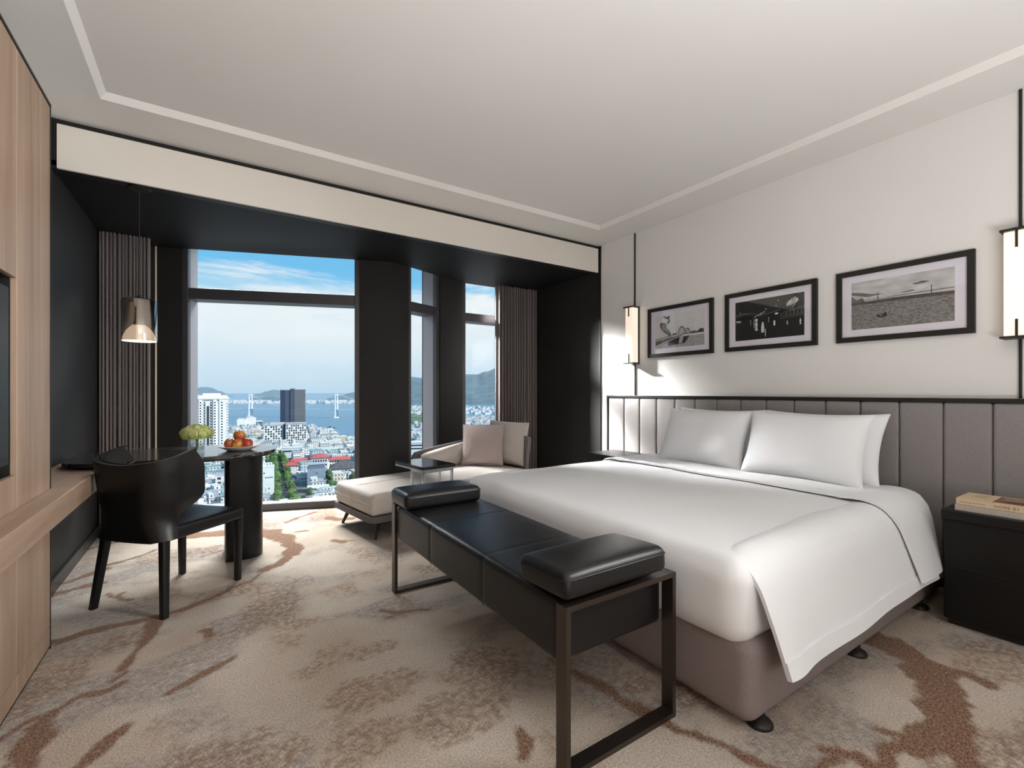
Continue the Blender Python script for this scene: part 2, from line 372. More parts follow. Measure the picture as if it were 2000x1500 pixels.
def carpet_mat():
    m = bpy.data.materials.new('patterned_carpet'); m.use_nodes = True; T = m.node_tree; b = T.nodes['Principled BSDF']; lk = T.links.new
    t = T.nodes.new('ShaderNodeTexCoord')
    def nz(s, d=4, r=.6):
        n = T.nodes.new('ShaderNodeTexNoise'); n.inputs['Scale'].default_value = s; n.inputs['Detail'].default_value = d; n.inputs['Roughness'].default_value = r; lk(t.outputs['Object'], n.inputs[0]); return n.outputs[0]
    def att(a):
        n = T.nodes.new('ShaderNodeAttribute'); n.attribute_name = a; return n.outputs['Fac']
    def mr(x, a, c, d0=0., d1=1.):
        n = T.nodes.new('ShaderNodeMapRange'); n.inputs[1].default_value = a; n.inputs[2].default_value = c; n.inputs[3].default_value = d0; n.inputs[4].default_value = d1; lk(x, n.inputs[0]); return n.outputs[0]
    def mul(x, y):
        n = T.nodes.new('ShaderNodeMath'); n.operation = 'MULTIPLY'; lk(x, n.inputs[0]); lk(y, n.inputs[1]) if not isinstance(y, float) else setattr(n.inputs[1], 'default_value', y); return n.outputs[0]
    def mixc(f, a, c):
        n = T.nodes.new('ShaderNodeMix'); n.data_type = 'RGBA'; lk(f, n.inputs[0])
        for k, q in ((6, a), (7, c)):
            if isinstance(q, tuple): n.inputs[k].default_value = (*q, 1)
            else: lk(q, n.inputs[k])
        return n.outputs[2]
    fine = nz(135, 3, .65); mid = nz(34, 6, .75); big = nz(1.6, 4)
    c = mixc(mr(big, .38, .62), (.53, .435, .345), (.62, .545, .465))
    c = mixc(mul(mul(att('patch'), mr(mid, .34, .62)), .85), c, (.26, .232, .228))
    c = mixc(mul(mul(att('warm'), mr(mid, .40, .58)), .8), c, (.27, .165, .10))
    vm = mul(att('vein'), mr(nz(62, 6, .85), .30, .46))
    c = mixc(vm, c, mixc(mr(fine, .35, .65), (.13, .066, .038), (.34, .20, .125)))
    c2 = T.nodes.new('ShaderNodeMix'); c2.data_type = 'RGBA'; c2.blend_type = 'MULTIPLY'; c2.inputs[0].default_value = 1
    lk(c, c2.inputs[6]); lk(mixc(mr(fine, .3, .7), (.60, .60, .60), (1.24, 1.24, 1.24)), c2.inputs[7])
    lk(c2.outputs[2], b.inputs['Base Color']); b.inputs['Roughness'].default_value = .95; b.inputs['Specular IOR Level'].default_value = .1; b.inputs['Sheen Weight'].default_value = .1
    bp = T.nodes.new('ShaderNodeBump'); bp.inputs['Strength'].default_value = .8; bp.inputs['Distance'].default_value = .008; lk(fine, bp.inputs['Height']); lk(bp.outputs[0], b.inputs['Normal'])
    return m
me.materials.append(carpet_mat())
fl = bpy.data.objects.new('floor', me); COL.objects.link(fl)
struct(fl, 'beige carpet with grey clouds and rust brown veins', 'carpet')

# ------------------------------------------------------------------ ceiling
rx0, rx1, ry0, ry1 = -.51, 3.29, -1.3, 3.40
m = M(); HO = H+.035; sl = .028
def ring(m, o, i, zo, zi):
    ov = [(o[0], o[2], zo), (o[1], o[2], zo), (o[1], o[3], zo), (o[0], o[3], zo)]; iv = [(i[0], i[2], zi), (i[1], i[2], zi), (i[1], i[3], zi), (i[0], i[3], zi)]
    m.add(ov+iv, [(k, 4+k, 4+(k+1) % 4, (k+1) % 4) for k in range(4)])
ring(m, (XL-.1, XR+.1, YB-.1, YF+.02), (rx0, rx1, ry0, ry1), H, H)
ring(m, (rx0, rx1, ry0, ry1), (rx0+sl, rx1-sl, ry0+sl, ry1-sl), H, HO)
m.add([(rx0+sl, ry0+sl, HO), (rx0+sl, ry1-sl, HO), (rx1-sl, ry1-sl, HO), (rx1-sl, ry0+sl, HO)], [(0, 1, 2, 3)])
m.box(XL-.1, XR+.1, YB-.1, 5.9, HO+.01, HO+.08)
struct(m.build('ceiling', CEILP), 'pale ceiling with a shallow stepped recess', 'ceiling')
# dark bay ceiling, ends short of the facade (blind pocket behind it)
m = M(); poly = [(XL, YF+.02), (XR, YF+.02), (XR, G_[1]), E_, C_, B_, A_]
m.prism(poly, HB, HB+.03)
struct(m.build('ceiling.001', mat('black_ceiling', (.010, .010, .0105), .55, spec=.25)), 'matt black ceiling of the window bay', 'ceiling')
# fascia between room and bay
m = M().rbox(XL+.028, XR-.03, YF, YF+.02, 2.53, H-.033, .004); f1 = struct(m.build('trim_1', FASC), 'long cream fascia beam above the window bay', 'fascia')
m = M().box(XL, XR, YF+.02, YF+.10, 2.535, H); struct(m.build('trim_2', BLKTRIM), 'black shadow gap around the cream fascia', 'trim')

# ------------------------------------------------------------------ walls
struct(M().box(XR, XR+.15, YB-.1, YF, 0, H+.05).build('wall_right', PAINT), 'warm white wall behind the bed', 'wall')
struct(M().box(XR, XR+.15, YF, 5.6, 0, H+.05).build('wall_right.001', BLACK), 'black side wall of the window bay beside the bed', 'wall')
struct(M().rbox(XR-.012, XR+.01, YF-.012, YF+.012, 0, H, .002).build('trim_3', BLKTRIM), 'thin black edge strip between white and black wall', 'trim')
struct(M().box(XL-.15, XL, YB-.1, 5.6, 0, H+.05).build('wall_left', BLACK), 'black side wall of the window bay beside the desk', 'wall')
struct(M().box(XL, XL+.004, YB, YF, 2.55, H).build('wall_left.001', PAINT), 'pale wall strip above the oak panelling', 'wall')
struct(M().box(XL-.1, XR+.1, YB-.12, YB, 0, H+.05).build('wall_back', PAINT), 'plain wall at the entrance end of the room', 'wall')
struct(M().rbox(XL, XL+.018, 2.98, 5.30, 0, .085, .003).build('baseboard_left', BASEB), 'dark bronze skirting under the desk', 'skirting')

# ------------------------------------------------------------------ window bay facade
def seg(P, Q):
    d = Vector((Q[0]-P[0], Q[1]-P[1], 0)); ln = d.length; d.normalize(); n = Vector((-d.y, d.x, 0))
    mt = Matrix(((d.x, n.x, 0, P[0]), (d.y, n.y, 0, P[1]), (0, 0, 1, 0), (0, 0, 0, 1)))
    return mt, ln
ZT0, ZT1, ZH = 2.085, 2.19, 2.70
def facade(P, Q, t0, t1, idx, lab, left_over=0., right_over=0.):
    mt, ln = seg(P, Q); fw = .05
    a, b = (t0-fw, t1+fw) if t0 is not None else (ln+right_over, ln+right_over)
    m = M()
    if a > -left_over+1e-3: m.box(-left_over, a, 0, .30, 0, H)
    if t0 is not None:
        if ln+right_over-b > 1e-3: m.box(b, ln+right_over, 0, .30, 0, H)
        m.box(a, b, 0.02, .30, ZH, H)
    m.xf(mt); struct(m.build('wall_window', BLACK), 'black pier wall '+lab, 'wall')
    if t0 is None: return
    base = mt @ Vector(((t0+t1)/2, .1, 0))
    wn = thing('window_%d' % idx, 'fixed window '+lab, 'window', base, 0, None, 'structure')
    m = M()
    m.rbox(a, t0, .015, .07, 0, ZH, .003).rbox(t1, b, .015, .07, 0, ZH, .003); m.xf(mt).build('frame', FRAME, wn)
    m = M(); m.box(a, t0, .07, .235, 0, ZH).box(t1, b, .07, .235, 0, ZH).box(a, b, .05, .235, ZH-.03, ZH+.04); m.xf(mt).build('reveal', JAMB, wn)
    M().rbox(t0, t1, .03, .22, ZT0, ZT1, .004).xf(mt).build('transom', FRAME, wn)
    M().rbox(t0, t1, .12, .225, 0, .068, .003).xf(mt).build('bottom_rail', FRAME, wn)
    M().rbox(t0, t1, .125, .225, .068, .076, .002).xf(mt).build('sill', SILL, wn)
    M().box(t0-.01, t1+.01, .205, .211, .07, ZT0+.01).xf(mt).build('pane', PANE, wn)
    M().box(t0-.01, t1+.01, .205, .211, ZT1-.01, ZH).xf(mt).build('pane', PANE, wn)
facade(A_, B_, None, None, 0, 'behind the curtain beside the desk', .15, .1)
facade(B_, C_, .245, 1.745, 1, 'behind the desk, the widest of three', .0, .0)
facade(C_, E_, .275, .665, 2, 'between two piers, the narrowest of three')
facade(E_, G_, .05, .90, 3, 'beside the chaise, half behind the drawn curtain', .0, .15)
struct(M().rbox(B_[0]-.016, B_[0]-.002, B_[1]-.02, B_[1]-.006, 0, HB, .002).build('lit_edge_strip', BRASS), 'slim pale strip standing in for a lit edge at the curtain recess', 'trim')  # warm streak of light at the corner, built as a pale solid strip

# ------------------------------------------------------------------ curtains
def curtain(name, label, x0, x1, y, folds, amp, seed):
    r = random.Random(seed); ph = [r.uniform(-.25, .25) for _ in range(folds+2)]; am = [r.uniform(.75, 1.2) for _ in range(folds+2)]
    def fn(u, v):
        q = u*folds; k = int(q); fr = q-k
        sw = q+ph[k]*(1-fr)+ph[k+1]*fr; a = am[k]*(1-fr)+am[k+1]*fr
        s = math.sin(2*math.pi*sw); s2 = math.sin(4*math.pi*sw+1.)
        x = x0+(x1-x0)*u+.35*amp*s2*.35
        yy = y+amp*a*(s+.25*math.sin(6*math.pi*sw))
        return (x, yy, .02+(HB+.12-.02)*v)
    t = thing(name, label, 'curtain', ((x0+x1)/2, y, 0), 0, 'curtains of the window bay')
    M().grid(fn, folds*14, 10, .004).build('cloth', CURT, t, smooth=60)
    M().rbox(x0, x1, y-.01, y+.01, HB+.12, HB+.14, .003).build('track', BLKTRIM, t)
curtain('curtain', 'taupe pleated curtain gathered behind the desk', XL+.02, -.445, 5.17, 13, .055, 3)
curtain('curtain', 'taupe pleated curtain gathered behind the chaise', 3.04, XR-.02, 4.99, 14, .058, 5)

# ------------------------------------------------------------------ wood wall, ledge, tv
ww = thing('wall_left_panelling', 'oak panelled wall with a television niche', 'panelling', (XW, 1.5, 0), 0, None, 'structure')
# niche: Y .55..2.50 z .88...1.637
YN0, YN1, ZN0, ZN1 = .45, 2.535, .88, 1.637
g = .002
def wp(y0, y1, z0, z1, x0=XW-.02, x1=XW): M().rbox(x0, x1, y0+g, y1-g, z0+g, z1-g, .0015, 1).build('panel', WOODV, ww)
for y0, y1 in ((2.538, 2.98),): wp(y0, y1, .102, 2.53)
for y0, y1 in ((YN0, 1.15), (1.15, 1.85), (1.85, 2.538)):
    wp(y0, y1, ZN1, 2.53); wp(y0, y1, .102, ZN0)
for y0, y1 in ((YB, -.95), (-.95, -.25), (-.25, YN0)): wp(y0, y1, .102, 2.53)
for y0, y1 in ((YB, -.25), (-.25, 1.15), (1.15, 2.538), (2.538, 2.98)): wp(y0, y1, .012, .102)
m = M(); m.box(XL, XW-.02, YB, YN0, 0, 2.53).box(XL, XW-.02, YN1, 2.978, 0, 2.53).box(XL, XW-.02, YN0, YN1, 0, ZN0).box(XL, XW-.02, YN0, YN1, ZN1, 2.53); m.build('carcass', BLKTRIM, ww)
M().rbox(XL+.04, XW-.085, YN0, YN1, ZN0, ZN1, .001).build('niche_back', WOODV, ww)
M().box(XW-.03, XW+.003, YB, 2.985, 2.53, 2.542).box(XW-.03, XW+.002, 2.98, 2.987, 0, 2.542).box(XW-.02, XW-.004, YB, 2.98, 0, .012).build('shadow_trim', BLKTRIM, ww)
tv = thing('television', 'flat black television in the oak wall niche', 'television', (XW-.06, 1.45, ZN0))
M().rbox(XW-.083, XW-.006, .52, 2.477, .925, 1.592, .004).build('casing', BLKTRIM, tv)
M().rbox(XW-.0065, XW-.0045, .528, 2.469, .945, 1.585, .001).build('screen', mat('tv_screen', (.022, .022, .021), .42, spec=.2), tv)

ld = thing('wall_ledge', 'oak ledge running along the panelled wall to the desk', 'ledge', (XW, 2.5, .64))
M().rbox(XW+.001, -.534, YB+.3, 2.989, .642, .748, .003).rbox(XL+.001, -.534, 2.989, 4.55, .642, .748, .003).build('board', WOODY, ld)

# ------------------------------------------------------------------ desk / round-ended table
def marble_mat():
    m = bpy.data.materials.new('black_marble'); m.use_nodes = True; T = m.node_tree; b = T.nodes['Principled BSDF']; lk = T.links.new
    t = T.nodes.new('ShaderNodeTexCoord'); mp_ = T.nodes.new('ShaderNodeMapping'); mp_.inputs['Scale'].default_value = (3, 7, 7); mp_.inputs['Rotation'].default_value = (0, 0, .4); lk(t.outputs['Object'], mp_.inputs[0])
    n = T.nodes.new('ShaderNodeTexNoise'); n.inputs['Scale'].default_value = 1.6; n.inputs['Detail'].default_value = 8; n.inputs['Distortion'].default_value = 1.4; lk(mp_.outputs[0], n.inputs[0])
    s = T.nodes.new('ShaderNodeMath'); s.operation = 'SUBTRACT'; s.inputs[1].default_value = .5; lk(n.outputs[0], s.inputs[0])
    a = T.nodes.new('ShaderNodeMath'); a.operation = 'ABSOLUTE'; lk(s.outputs[0], a.inputs[0])
    r = T.nodes.new('ShaderNodeValToRGB'); lk(a.outputs[0], r.inputs[0])
    r.color_ramp.elements[0].position = 0; r.color_ramp.elements[0].color = (.26, .24, .22, 1); r.color_ramp.elements[1].position = .018; r.color_ramp.elements[1].color = (.012, .0115, .0115, 1)
    lk(r.outputs[0], b.inputs['Base Color']); b.inputs['Roughness'].default_value = .16; b.inputs['Coat Weight'].default_value = .3; b.inputs['Coat Roughness'].default_value = .08
    return m
MARBLE = marble_mat()
ZTB = .785
desk = thing('desk', 'black marble desk with one round end on a thick black column', 'desk', (.2, 3.88, 0))
tp = roundrect(-.735, .415, 3.52, 4.26, (.24, .33, .36, .10), 12)
M().prism(tp, ZTB-.020, ZTB).build('top', MARBLE, desk, smooth=40)
ap = roundrect(-.715, .385, 3.545, 4.235, (.23, .31, .34, .09), 12)
M().prism(ap, .7485, ZTB-.0205).build('apron', BLKWOOD, desk, smooth=40)
M().prism(roundrect(.09, .33, 3.79, 4.12, (.03, .115, .115, .03), 10), .004, .748).build('column', BLKWOOD, desk, smooth=40)
M().prism(roundrect(.094, .326, 3.794, 4.116, (.03, .115, .115, .03), 10), .0, .004).build('foot_plate', BLKTRIM, desk)

# ------------------------------------------------------------------ chair
def make_chair():
    ang = -math.radians(46); c = (-.182, 3.403, 0)
    t = thing('dining_chair', 'black leather chair with curved wing back at the desk', 'chair', c, ang)
    # seat
    def sd_(q, nm):
        x, y, z = q; k = (y+.24)/.5
        wdt = .885+.115*k
        zz = z-.010*math.exp(-((x/.14)**2+((y-.0)/.16)**2)) if nm[2] >= 0 else z
        return np.array([x*wdt, y, zz])
    M().softbox(-.245, .245, -.235, .275, .385, .462, .022, (10, 10, 2), 4, sd_).build('seat', LEATHER, t, 50, True)
    M().tube([(-.235, .265, .452), (0, .272, .454), (.235, .265, .452)], .0022, 6).build('seam', LEATHER, t, 50, True)
    # shell: wraps from one wing round the back to the other wing
    def shell(u, v, off=0.):
        s = u*2-1                                   # -1 left tip .. 1 right tip
        z = .392+v*(.418+.072*abs(s)**1.6)
        zz = (z-.392)/.425
        hw = .222-.024*math.sin(min(1, zz/.5)*math.pi)+.020*min(1, max(0, (zz-.3)/.6))      # half width grows upward
        back = -.247-.040*zz
        k = min(1, max(0, (zz-.28)/.30)); k = k*k*(3-2*k)
        fwd = .012+.118*k                           # how far the wing reaches forward
        if zz > .88: fwd -= .045*min(1, (zz-.88)/.22)**2
        r = .05+.065*min(1, zz/.45)
        r = min(r, hw*.9)
        flat = hw-r; arc = r*math.pi/2
        tot = flat+arc+max(0, fwd-.0)
        d = abs(s)*tot; sg = 1 if s > 0 else -1
        if d < flat: x, y = d, back
        elif d < flat+arc:
            a = (d-flat)/r; x = flat+r*math.sin(a); y = back+r*(1-math.cos(a))
        else: x = hw; y = back+r+(d-flat-arc)
        # soft crown of the back
        y -= .012*math.cos(min(1, x/hw)*math.pi/2)
        return (sg*x, y, z)
    M().grid(lambda u, v: shell(u, v), 56, 26, -.024).build('back_shell', LEATHER, t, 50, True)
    # piping along the top edge and the two seams of the back
    M().tube([Vector(shell(i/48, 1.0))+Vector((0, .012, 0)) for i in range(49)], .0035, 6).build('piping', LEATHER, t, 50, True)
    for sg in (-1, 1):
        pts = []
        for i in range(15):
            v = i/14*.72; s = sg*(.34+.30*(v/.72)**3)
            p = shell((s+1)/2, v); pts.append((p[0], p[1]-.0008, p[2]))
        M().tube(pts, .0016, 6).build('seam', LEATHER, t, 50, True)
    for sx in (-1, 1):
        m = M(); m.add(*leg((sx*.195, -.222, .43), (sx*.243, -.262, 0), .022, .017)); m.build('leg', LEATHER, t, 50, True)
        m = M(); m.add(*leg((sx*.222, .252, .43), (sx*.216, .250, 0), .021, .017)); m.build('leg', LEATHER, t, 50, True)
    return t
def leg(p0, p1, r0, r1):
    m = M(); rr = []
    for p, r in ((p0, r0), (p1, r1)):
        rr.append([(p[0]+x, p[1]+y, p[2]) for x, y in roundrect(-r, r, -r, r, r*.45, 3)])
    n = len(rr[0]); v = rr[1]+rr[0]
    return v, [tuple(range(n))[::-1], tuple(range(n, 2*n))]+[(i, (i+1) % n, n+(i+1) % n, n+i) for i in range(n)]
make_chair()

# ------------------------------------------------------------------ plate with apples, vase with flowers
PLX, PLY = .175, 3.80
pl = thing('fruit_plate', 'shallow cream plate holding apples on the desk', 'plate', (PLX, PLY, ZTB))
CERAM = mat('cream_ceramic', (.68, .64, .60), .3)
pr = [(0, .004), (.062, .004), (.066, .0), (.072, .0), (.085, .008), (.132, .030), (.134, .033), (.130, .034), (.085, .014), (.06, .010), (0, .010)]
M().lathe(pr, (0, 0, 0), 48).build('dish', CERAM, pl, 60, True)
def apple_mat():
    m = bpy.data.materials.new('apple_skin'); m.use_nodes = True; T = m.node_tree; b = T.nodes['Principled BSDF']; lk = T.links.new
    t = T.nodes.new('ShaderNodeTexCoord'); oi = T.nodes.new('ShaderNodeObjectInfo')
    va = T.nodes.new('ShaderNodeVectorMath'); va.operation = 'ADD'; lk(t.outputs['Object'], va.inputs[0]); lk(oi.outputs['Random'], va.inputs[1])
    n = T.nodes.new('ShaderNodeTexNoise'); n.inputs['Scale'].default_value = 13; n.inputs['Detail'].default_value = 3; lk(va.outputs[0], n.inputs[0])
    mp_ = T.nodes.new('ShaderNodeMapping'); mp_.inputs['Scale'].default_value = (140, 140, 14); lk(t.outputs['Object'], mp_.inputs[0])
    n2_ = T.nodes.new('ShaderNodeTexNoise'); n2_.inputs['Scale'].default_value = 1; lk(mp_.outputs[0], n2_.inputs[0])
    a = T.nodes.new('ShaderNodeMath'); a.operation = 'MULTIPLY_ADD'; a.inputs[1].default_value = .3; lk(n2_.outputs[0], a.inputs[0]); lk(n.outputs[0], a.inputs[2])
    r = T.nodes.new('ShaderNodeValToRGB'); lk(a.outputs[0], r.inputs[0]); e = r.color_ramp.elements
    e[0].position = .48; e[0].color = (.36, .035, .022, 1); e[1].position = .82; e[1].color = (.62, .40, .06, 1)
    q = e.new(.66); q.color = (.50, .12, .05, 1)
    lk(r.outputs[0], b.inputs['Base Color']); b.inputs['Roughness'].default_value = .32; return m
APPLE = apple_mat(); STEMM = mat('brown_stem', (.10, .06, .03), .8)
def apple_mesh():
    m = M(); pf = []
    for i in range(21):
        a = -math.pi/2+math.pi*i/20
        r = .0385*math.cos(a)**.85 if math.cos(a) > 0 else 0
        z = .035*math.sin(a)+.004*math.sin(a)
        if a > 1.0: z -= .012*((a-1.0)/.57)**2
        if a < -1.15: z += .006*((-a-1.15)/.42)**2
        pf.append((max(r, .0), z))
    return m.lathe(pf, (0, 0, .034), 28)
ame = apple_mesh().mesh('apple', APPLE, 60)
ast = M().tube([(0, 0, .056), (.002, 0, .068), (.005, .001, .078)], [.0018, .0014, .002], 6).mesh('stem', STEMM, 50)
R_ = Vector((.836, -.549, 0)); F_ = Vector((.549, .836, 0))
for r_, f_, z_, rot, lb in ((-.058, -.028, .015, (.25, .2, .3), 'red and yellow apple at the window-post end of the plate'), (.012, -.045, .014, (.1, .35, 1.6), 'orange red apple at the front of the plate'),
                     (.066, .002, .015, (-.2, .3, 2.6), 'red apple at the round-end side of the plate'), (-.008, .045, .015, (.1, -.2, 3.9), 'apple at the back of the plate behind the others'), (.004, .0, .071, (.12, .1, 5.), 'red and yellow apple on top of the apple pile')):
    p = Vector((PLX, PLY, ZTB+z_))+R_*r_+F_*f_
    a = bpy.data.objects.new('apple', ame); COL.objects.link(a); a.location = p; a.rotation_euler = rot; tag(a, lb, 'apple', 'apples on the plate')
    s = bpy.data.objects.new('stem', ast); COL.objects.link(s); s.parent = a

VX, VY = -.075, 3.83
va = thing('glass_vase', 'small clear glass vase half full of water on the desk', 'vase', (VX, VY, ZTB))
M().lathe([(0, 0), (.043, 0), (.045, .003), (.046, .105), (.044, .106), (.042, .105), (.041, .012), (0, .010)], (0, 0, 0), 40).build('glass', CLEAR, va, 60, True)
M().lathe([(0, .0105), (.0405, .0125), (.0405, .062), (0, .062)], (0, 0, 0), 40).build('water', glass_pane_mat('vase_water', (.86, .89, .89), .08), va, 60, True)
fh = thing('hydrangea', 'pale green hydrangea standing in the glass vase', 'flower', (VX, VY, ZTB+.012))
GREEN = mat('green_stem', (.16, .27, .045), .6)
M().tube([(.0, .0, 0.002), (.004, .002, .05), (-.002, 0, .10)], [.006, .007, .008], 8).build('stem', GREEN, fh, 50, True)
rr = random.Random(11)
for i in range(7):
    a = 6.28*i/7; M().tube([(0, 0, .075+.004*(i % 3)), (.02*math.cos(a), .02*math.sin(a), .090), (.05*math.cos(a), .05*math.sin(a), .112)], [.004, .003, .002], 6).build('branch', GREEN, fh, 50, True)
def petal_mat(name, c):
    m = mat(name, c, .6, var=.2, vscale=90); T = m.node_tree; b = T.nodes['Principled BSDF']; out = T.nodes['Material Output']
    tr = T.nodes.new('ShaderNodeBsdfTranslucent'); tr.inputs[0].default_value = (*c, 1); mx = T.nodes.new('ShaderNodeMixShader'); mx.inputs[0].default_value = .45
    T.links.new(b.outputs[0], mx.inputs[1]); T.links.new(tr.outputs[0], mx.inputs[2]); T.links.new(mx.outputs[0], out.inputs[0]); return m
pc = [petal_mat('petal_%d' % k, c) for k, c in enumerate(((.82, .86, .40), (.88, .86, .55), (.62, .76, .22)))]
pm = [M(), M(), M()]
for i in range(760):
    a = rr.uniform(0, 6.283); q = rr.uniform(-.45, 1); sq = math.sqrt(max(0, 1-q*q)); rad = rr.uniform(.86, 1.02)
    nrm = Vector((sq*math.cos(a), sq*math.sin(a), q)); lob = 1+.07*math.sin(5*a+2)+.05*math.sin(9*a+q*4)
    c = Vector((nrm.x*.092*rad*lob, nrm.y*.092*rad*lob, .116+nrm.z*.060*rad*(1+.08*math.sin(7*a))))
    tx = nrm.orthogonal().normalized(); ty = nrm.cross(tx); rot = rr.uniform(0, 1.57); sz = rr.uniform(.009, .016)
    b = pm[rr.choice((0, 0, 1, 1, 2)) if q > .0 else rr.choice((0, 2, 2))]
    for k in range(4):
        t_ = rot+k*1.571; d = tx*math.cos(t_)+ty*math.sin(t_); e = nrm.cross(d)
        b.add([c, c+d*sz*.6+e*sz*.42+nrm*.002, c+d*sz*1.05+nrm*.0005, c+d*sz*.6-e*sz*.42+nrm*.002], [(0, 3, 2, 1)])
for k in range(3):
    o = pm[k].build('petals', pc[k], fh, None, True); o['kind'] = 'stuff'

# ------------------------------------------------------------------ pendant lamp
PX, PY = -.387, 3.865
pd = thing('pendant_lamp', 'smoked glass cylinder pendant lamp hanging over the desk', 'lamp', (PX, PY, 1.52))
M().lathe([(0, HB-.001), (.062, HB-.001), (.062, HB-.022), (.058, HB-.026), (0, HB-.026)], (PX, PY, 0), 32).build('canopy', BLKTRIM, pd, 40)
M().cyl((PX, PY, 1.81), (PX, PY, HB-.02), .0028, n=8).build('cord', BLKTRIM, pd, 50)
M().lathe([(0, 1.835), (.008, 1.832), (.014, 1.81), (.014, 1.802), (0, 1.802)], (PX, PY, 0), 16).build('cap', BLKTRIM, pd, 50)
M().lathe([(.010, 1.803), (.086, 1.803), (.094, 1.795), (.094, 1.532), (.092, 1.532), (.092, 1.793), (.085, 1.801), (.010, 1.801)], (PX, PY, 0), 40).build('glass_shade', SMOKE, pd, 50)
M().lathe([(.022, 1.80), (.024, 1.66), (.030, 1.640), (.034, 1.636), (.028, 1.634), (.020, 1.64), (.018, 1.80)], (PX, PY, 0), 32).build('stem', BRASS, pd, 50)
M().lathe([(.030, 1.637), (.050, 1.622), (.070, 1.596), (.083, 1.565), (.090, 1.530), (.088, 1.530), (.080, 1.563), (.067, 1.593), (.048, 1.617), (.030, 1.632)], (PX, PY, 0), 40).build('inner_dome', LAMPB, pd, 50)
M().lathe([(0, 1.555), (.014, 1.560), (.020, 1.578), (.016, 1.60), (.010, 1.63), (0, 1.63)], (PX, PY, 0), 20).build('bulb', BULB, pd, 50)

# ------------------------------------------------------------------ bench at the foot of the bed
bx0, bx1, by0, by1 = .915, 1.44, 1.09, 2.71
bn = thing('bench', 'long black leather bench with bronze loop legs at the bed foot', 'bench', ((bx0+bx1)/2, (by0+by1)/2, 0))
def bdisp(q, nm):
    x, y, z = q
    if nm[2] > .3 or z > .5: z = z+.008*math.cos((x-1.18)/.26*1.4)
    for sy in (1.635, 2.165):
        k = .0035*math.exp(-((y-sy)/.010)**2); c = np.array([1.18, y, .43]); d = c-np.array([x, y, z]); d /= np.linalg.norm(d)+1e-9
        x, y, z = np.array([x, y, z])+d*k
    return np.array([x, y, z])
M().softbox(bx0+.012, bx1-.008, by0+.055, by1-.055, .325, .53, .028, (8, 130, 5), 5, bdisp).build('seat', LEATHER, bn, 50)
for sy in (1.635, 2.165):
    pth = [(bx0+.017, sy, .33), (bx0+.0165, sy, .42), (bx0+.0165, sy, .50), (bx0+.030, sy, .518), (bx0+.06, sy, .524), (1.18, sy, .532), (bx1-.05, sy, .524)]
    M().tube(pth, .0022, 6).build('seam', LEATHER, bn, 50)
for y0 in (by0, by1-.05):
    m = M(); y1 = y0+.05
    o = roundrect(bx0, bx1, 0, .535, .004, 2); i = roundrect(bx0+.018, bx1-.018, .018, .517, .002, 2)
    n = len(o); v = [(x, y0, z) for x, z in o]+[(x, y0, z) for x, z in i]+[(x, y1, z) for x, z in o]+[(x, y1, z) for x, z in i]
    f = []
    for k in range(n):
        k2 = (k+1) % n
        f += [(k, k2, n+k2, n+k), (2*n+k2, 2*n+k, 3*n+k, 3*n+k2), (k2, k, 2*n+k, 2*n+k2), (n+k, n+k2, 3*n+k2, 3*n+k)]
    m.add(v, f); m.build('loop_leg', BRONZE, bn)
def bolster(label, y0, y1, tilt, z0=.545):
    t = thing('bench_bolster', label, 'cushion', (1.15, (y0+y1)/2, z0), 0, 'flat bolsters on the bench')
    def dd(q, nm):
        x, y, z = q; k = (1-((x-1.15)/.25)**4)*(1-((y-(y0+y1)/2)/((y1-y0)/2))**4)
        if nm[2] > .2: z += .012*max(0, k)
        return np.array([x, y, z])
    m = M().softbox(.905, 1.385, y0, y1, z0, z0+.088, .028, (14, 10, 2), 5, dd)
    m.xf(Matrix.Translation((1.15, (y0+y1)/2, z0)) @ Matrix.Rotation(tilt, 4, 'X') @ Matrix.Translation((-1.15, -(y0+y1)/2, -z0)))
    m.build('cushion', LEATHER, t, 50)
    mm = M()
    for zz in (z0+.066,):
        pts = [(x, y, zz) for x, y in roundrect(.904, 1.386, y0-.001, y1+.001, .028, 4)]; pts.append(pts[0])
        mm.tube(pts, .0022, 6)
    mm.xf(Matrix.Translation((1.15, (y0+y1)/2, z0)) @ Matrix.Rotation(tilt, 4, 'X') @ Matrix.Translation((-1.15, -(y0+y1)/2, -z0)))
    mm.build('piping', LEATHER, t, 50)
bolster('flat black leather bolster on the bench end nearer the camera', 1.08, 1.345, -.05)
bolster('flat black leather bolster on the bench end nearer the window', 2.445, 2.71, .0, .536)

# ------------------------------------------------------------------ bed
YC = 1.917
bed = thing('bed', 'wide bed with white duvet on a taupe upholstered base', 'bed', (2.55, YC, 0))
M().softbox(1.555, 3.575, .872, 2.962, .026, .325, .055, (14, 14, 3), 6).build('base', BASEF, bed, 50)
for x in (1.66, 2.475, 3.30):
    for y in (.915, 2.92):
        M().lathe([(0, 0), (.044, 0), (.046, .006), (.042, .014), (.028, .022), (.018, .027), (.018, .04), (0, .04)], (x, y-.015 if y < 2 else y+.015, 0), 24).build('foot', BLKTRIM, bed, 50)
ZD = .600
def md(q, nm):
    x, y, z = q
    n_ = noise.noise((x*2.2, y*2.2, 1.3))*.008+noise.noise((x*6, y*5, 4))*.003
    e = min(1, max(0, min(x-1.52, 3.5-x, y-.89, 2.95-y)/.35))
    if nm[2] > .1 or z > ZD-.01: z += n_*e+.018*e
    if nm[0] < -.3: x += noise.noise((y*4, z*9, 2))*.007 - .012*math.sin(max(0, min(1, (z-.29)/.28))*math.pi)
    return np.array([x, y, z])
M().softbox(1.525, 3.50, .885, 2.95, .288, ZD, .085, (44, 44, 8), 7, md).build('mattress_cover', LINEN, bed, 50)
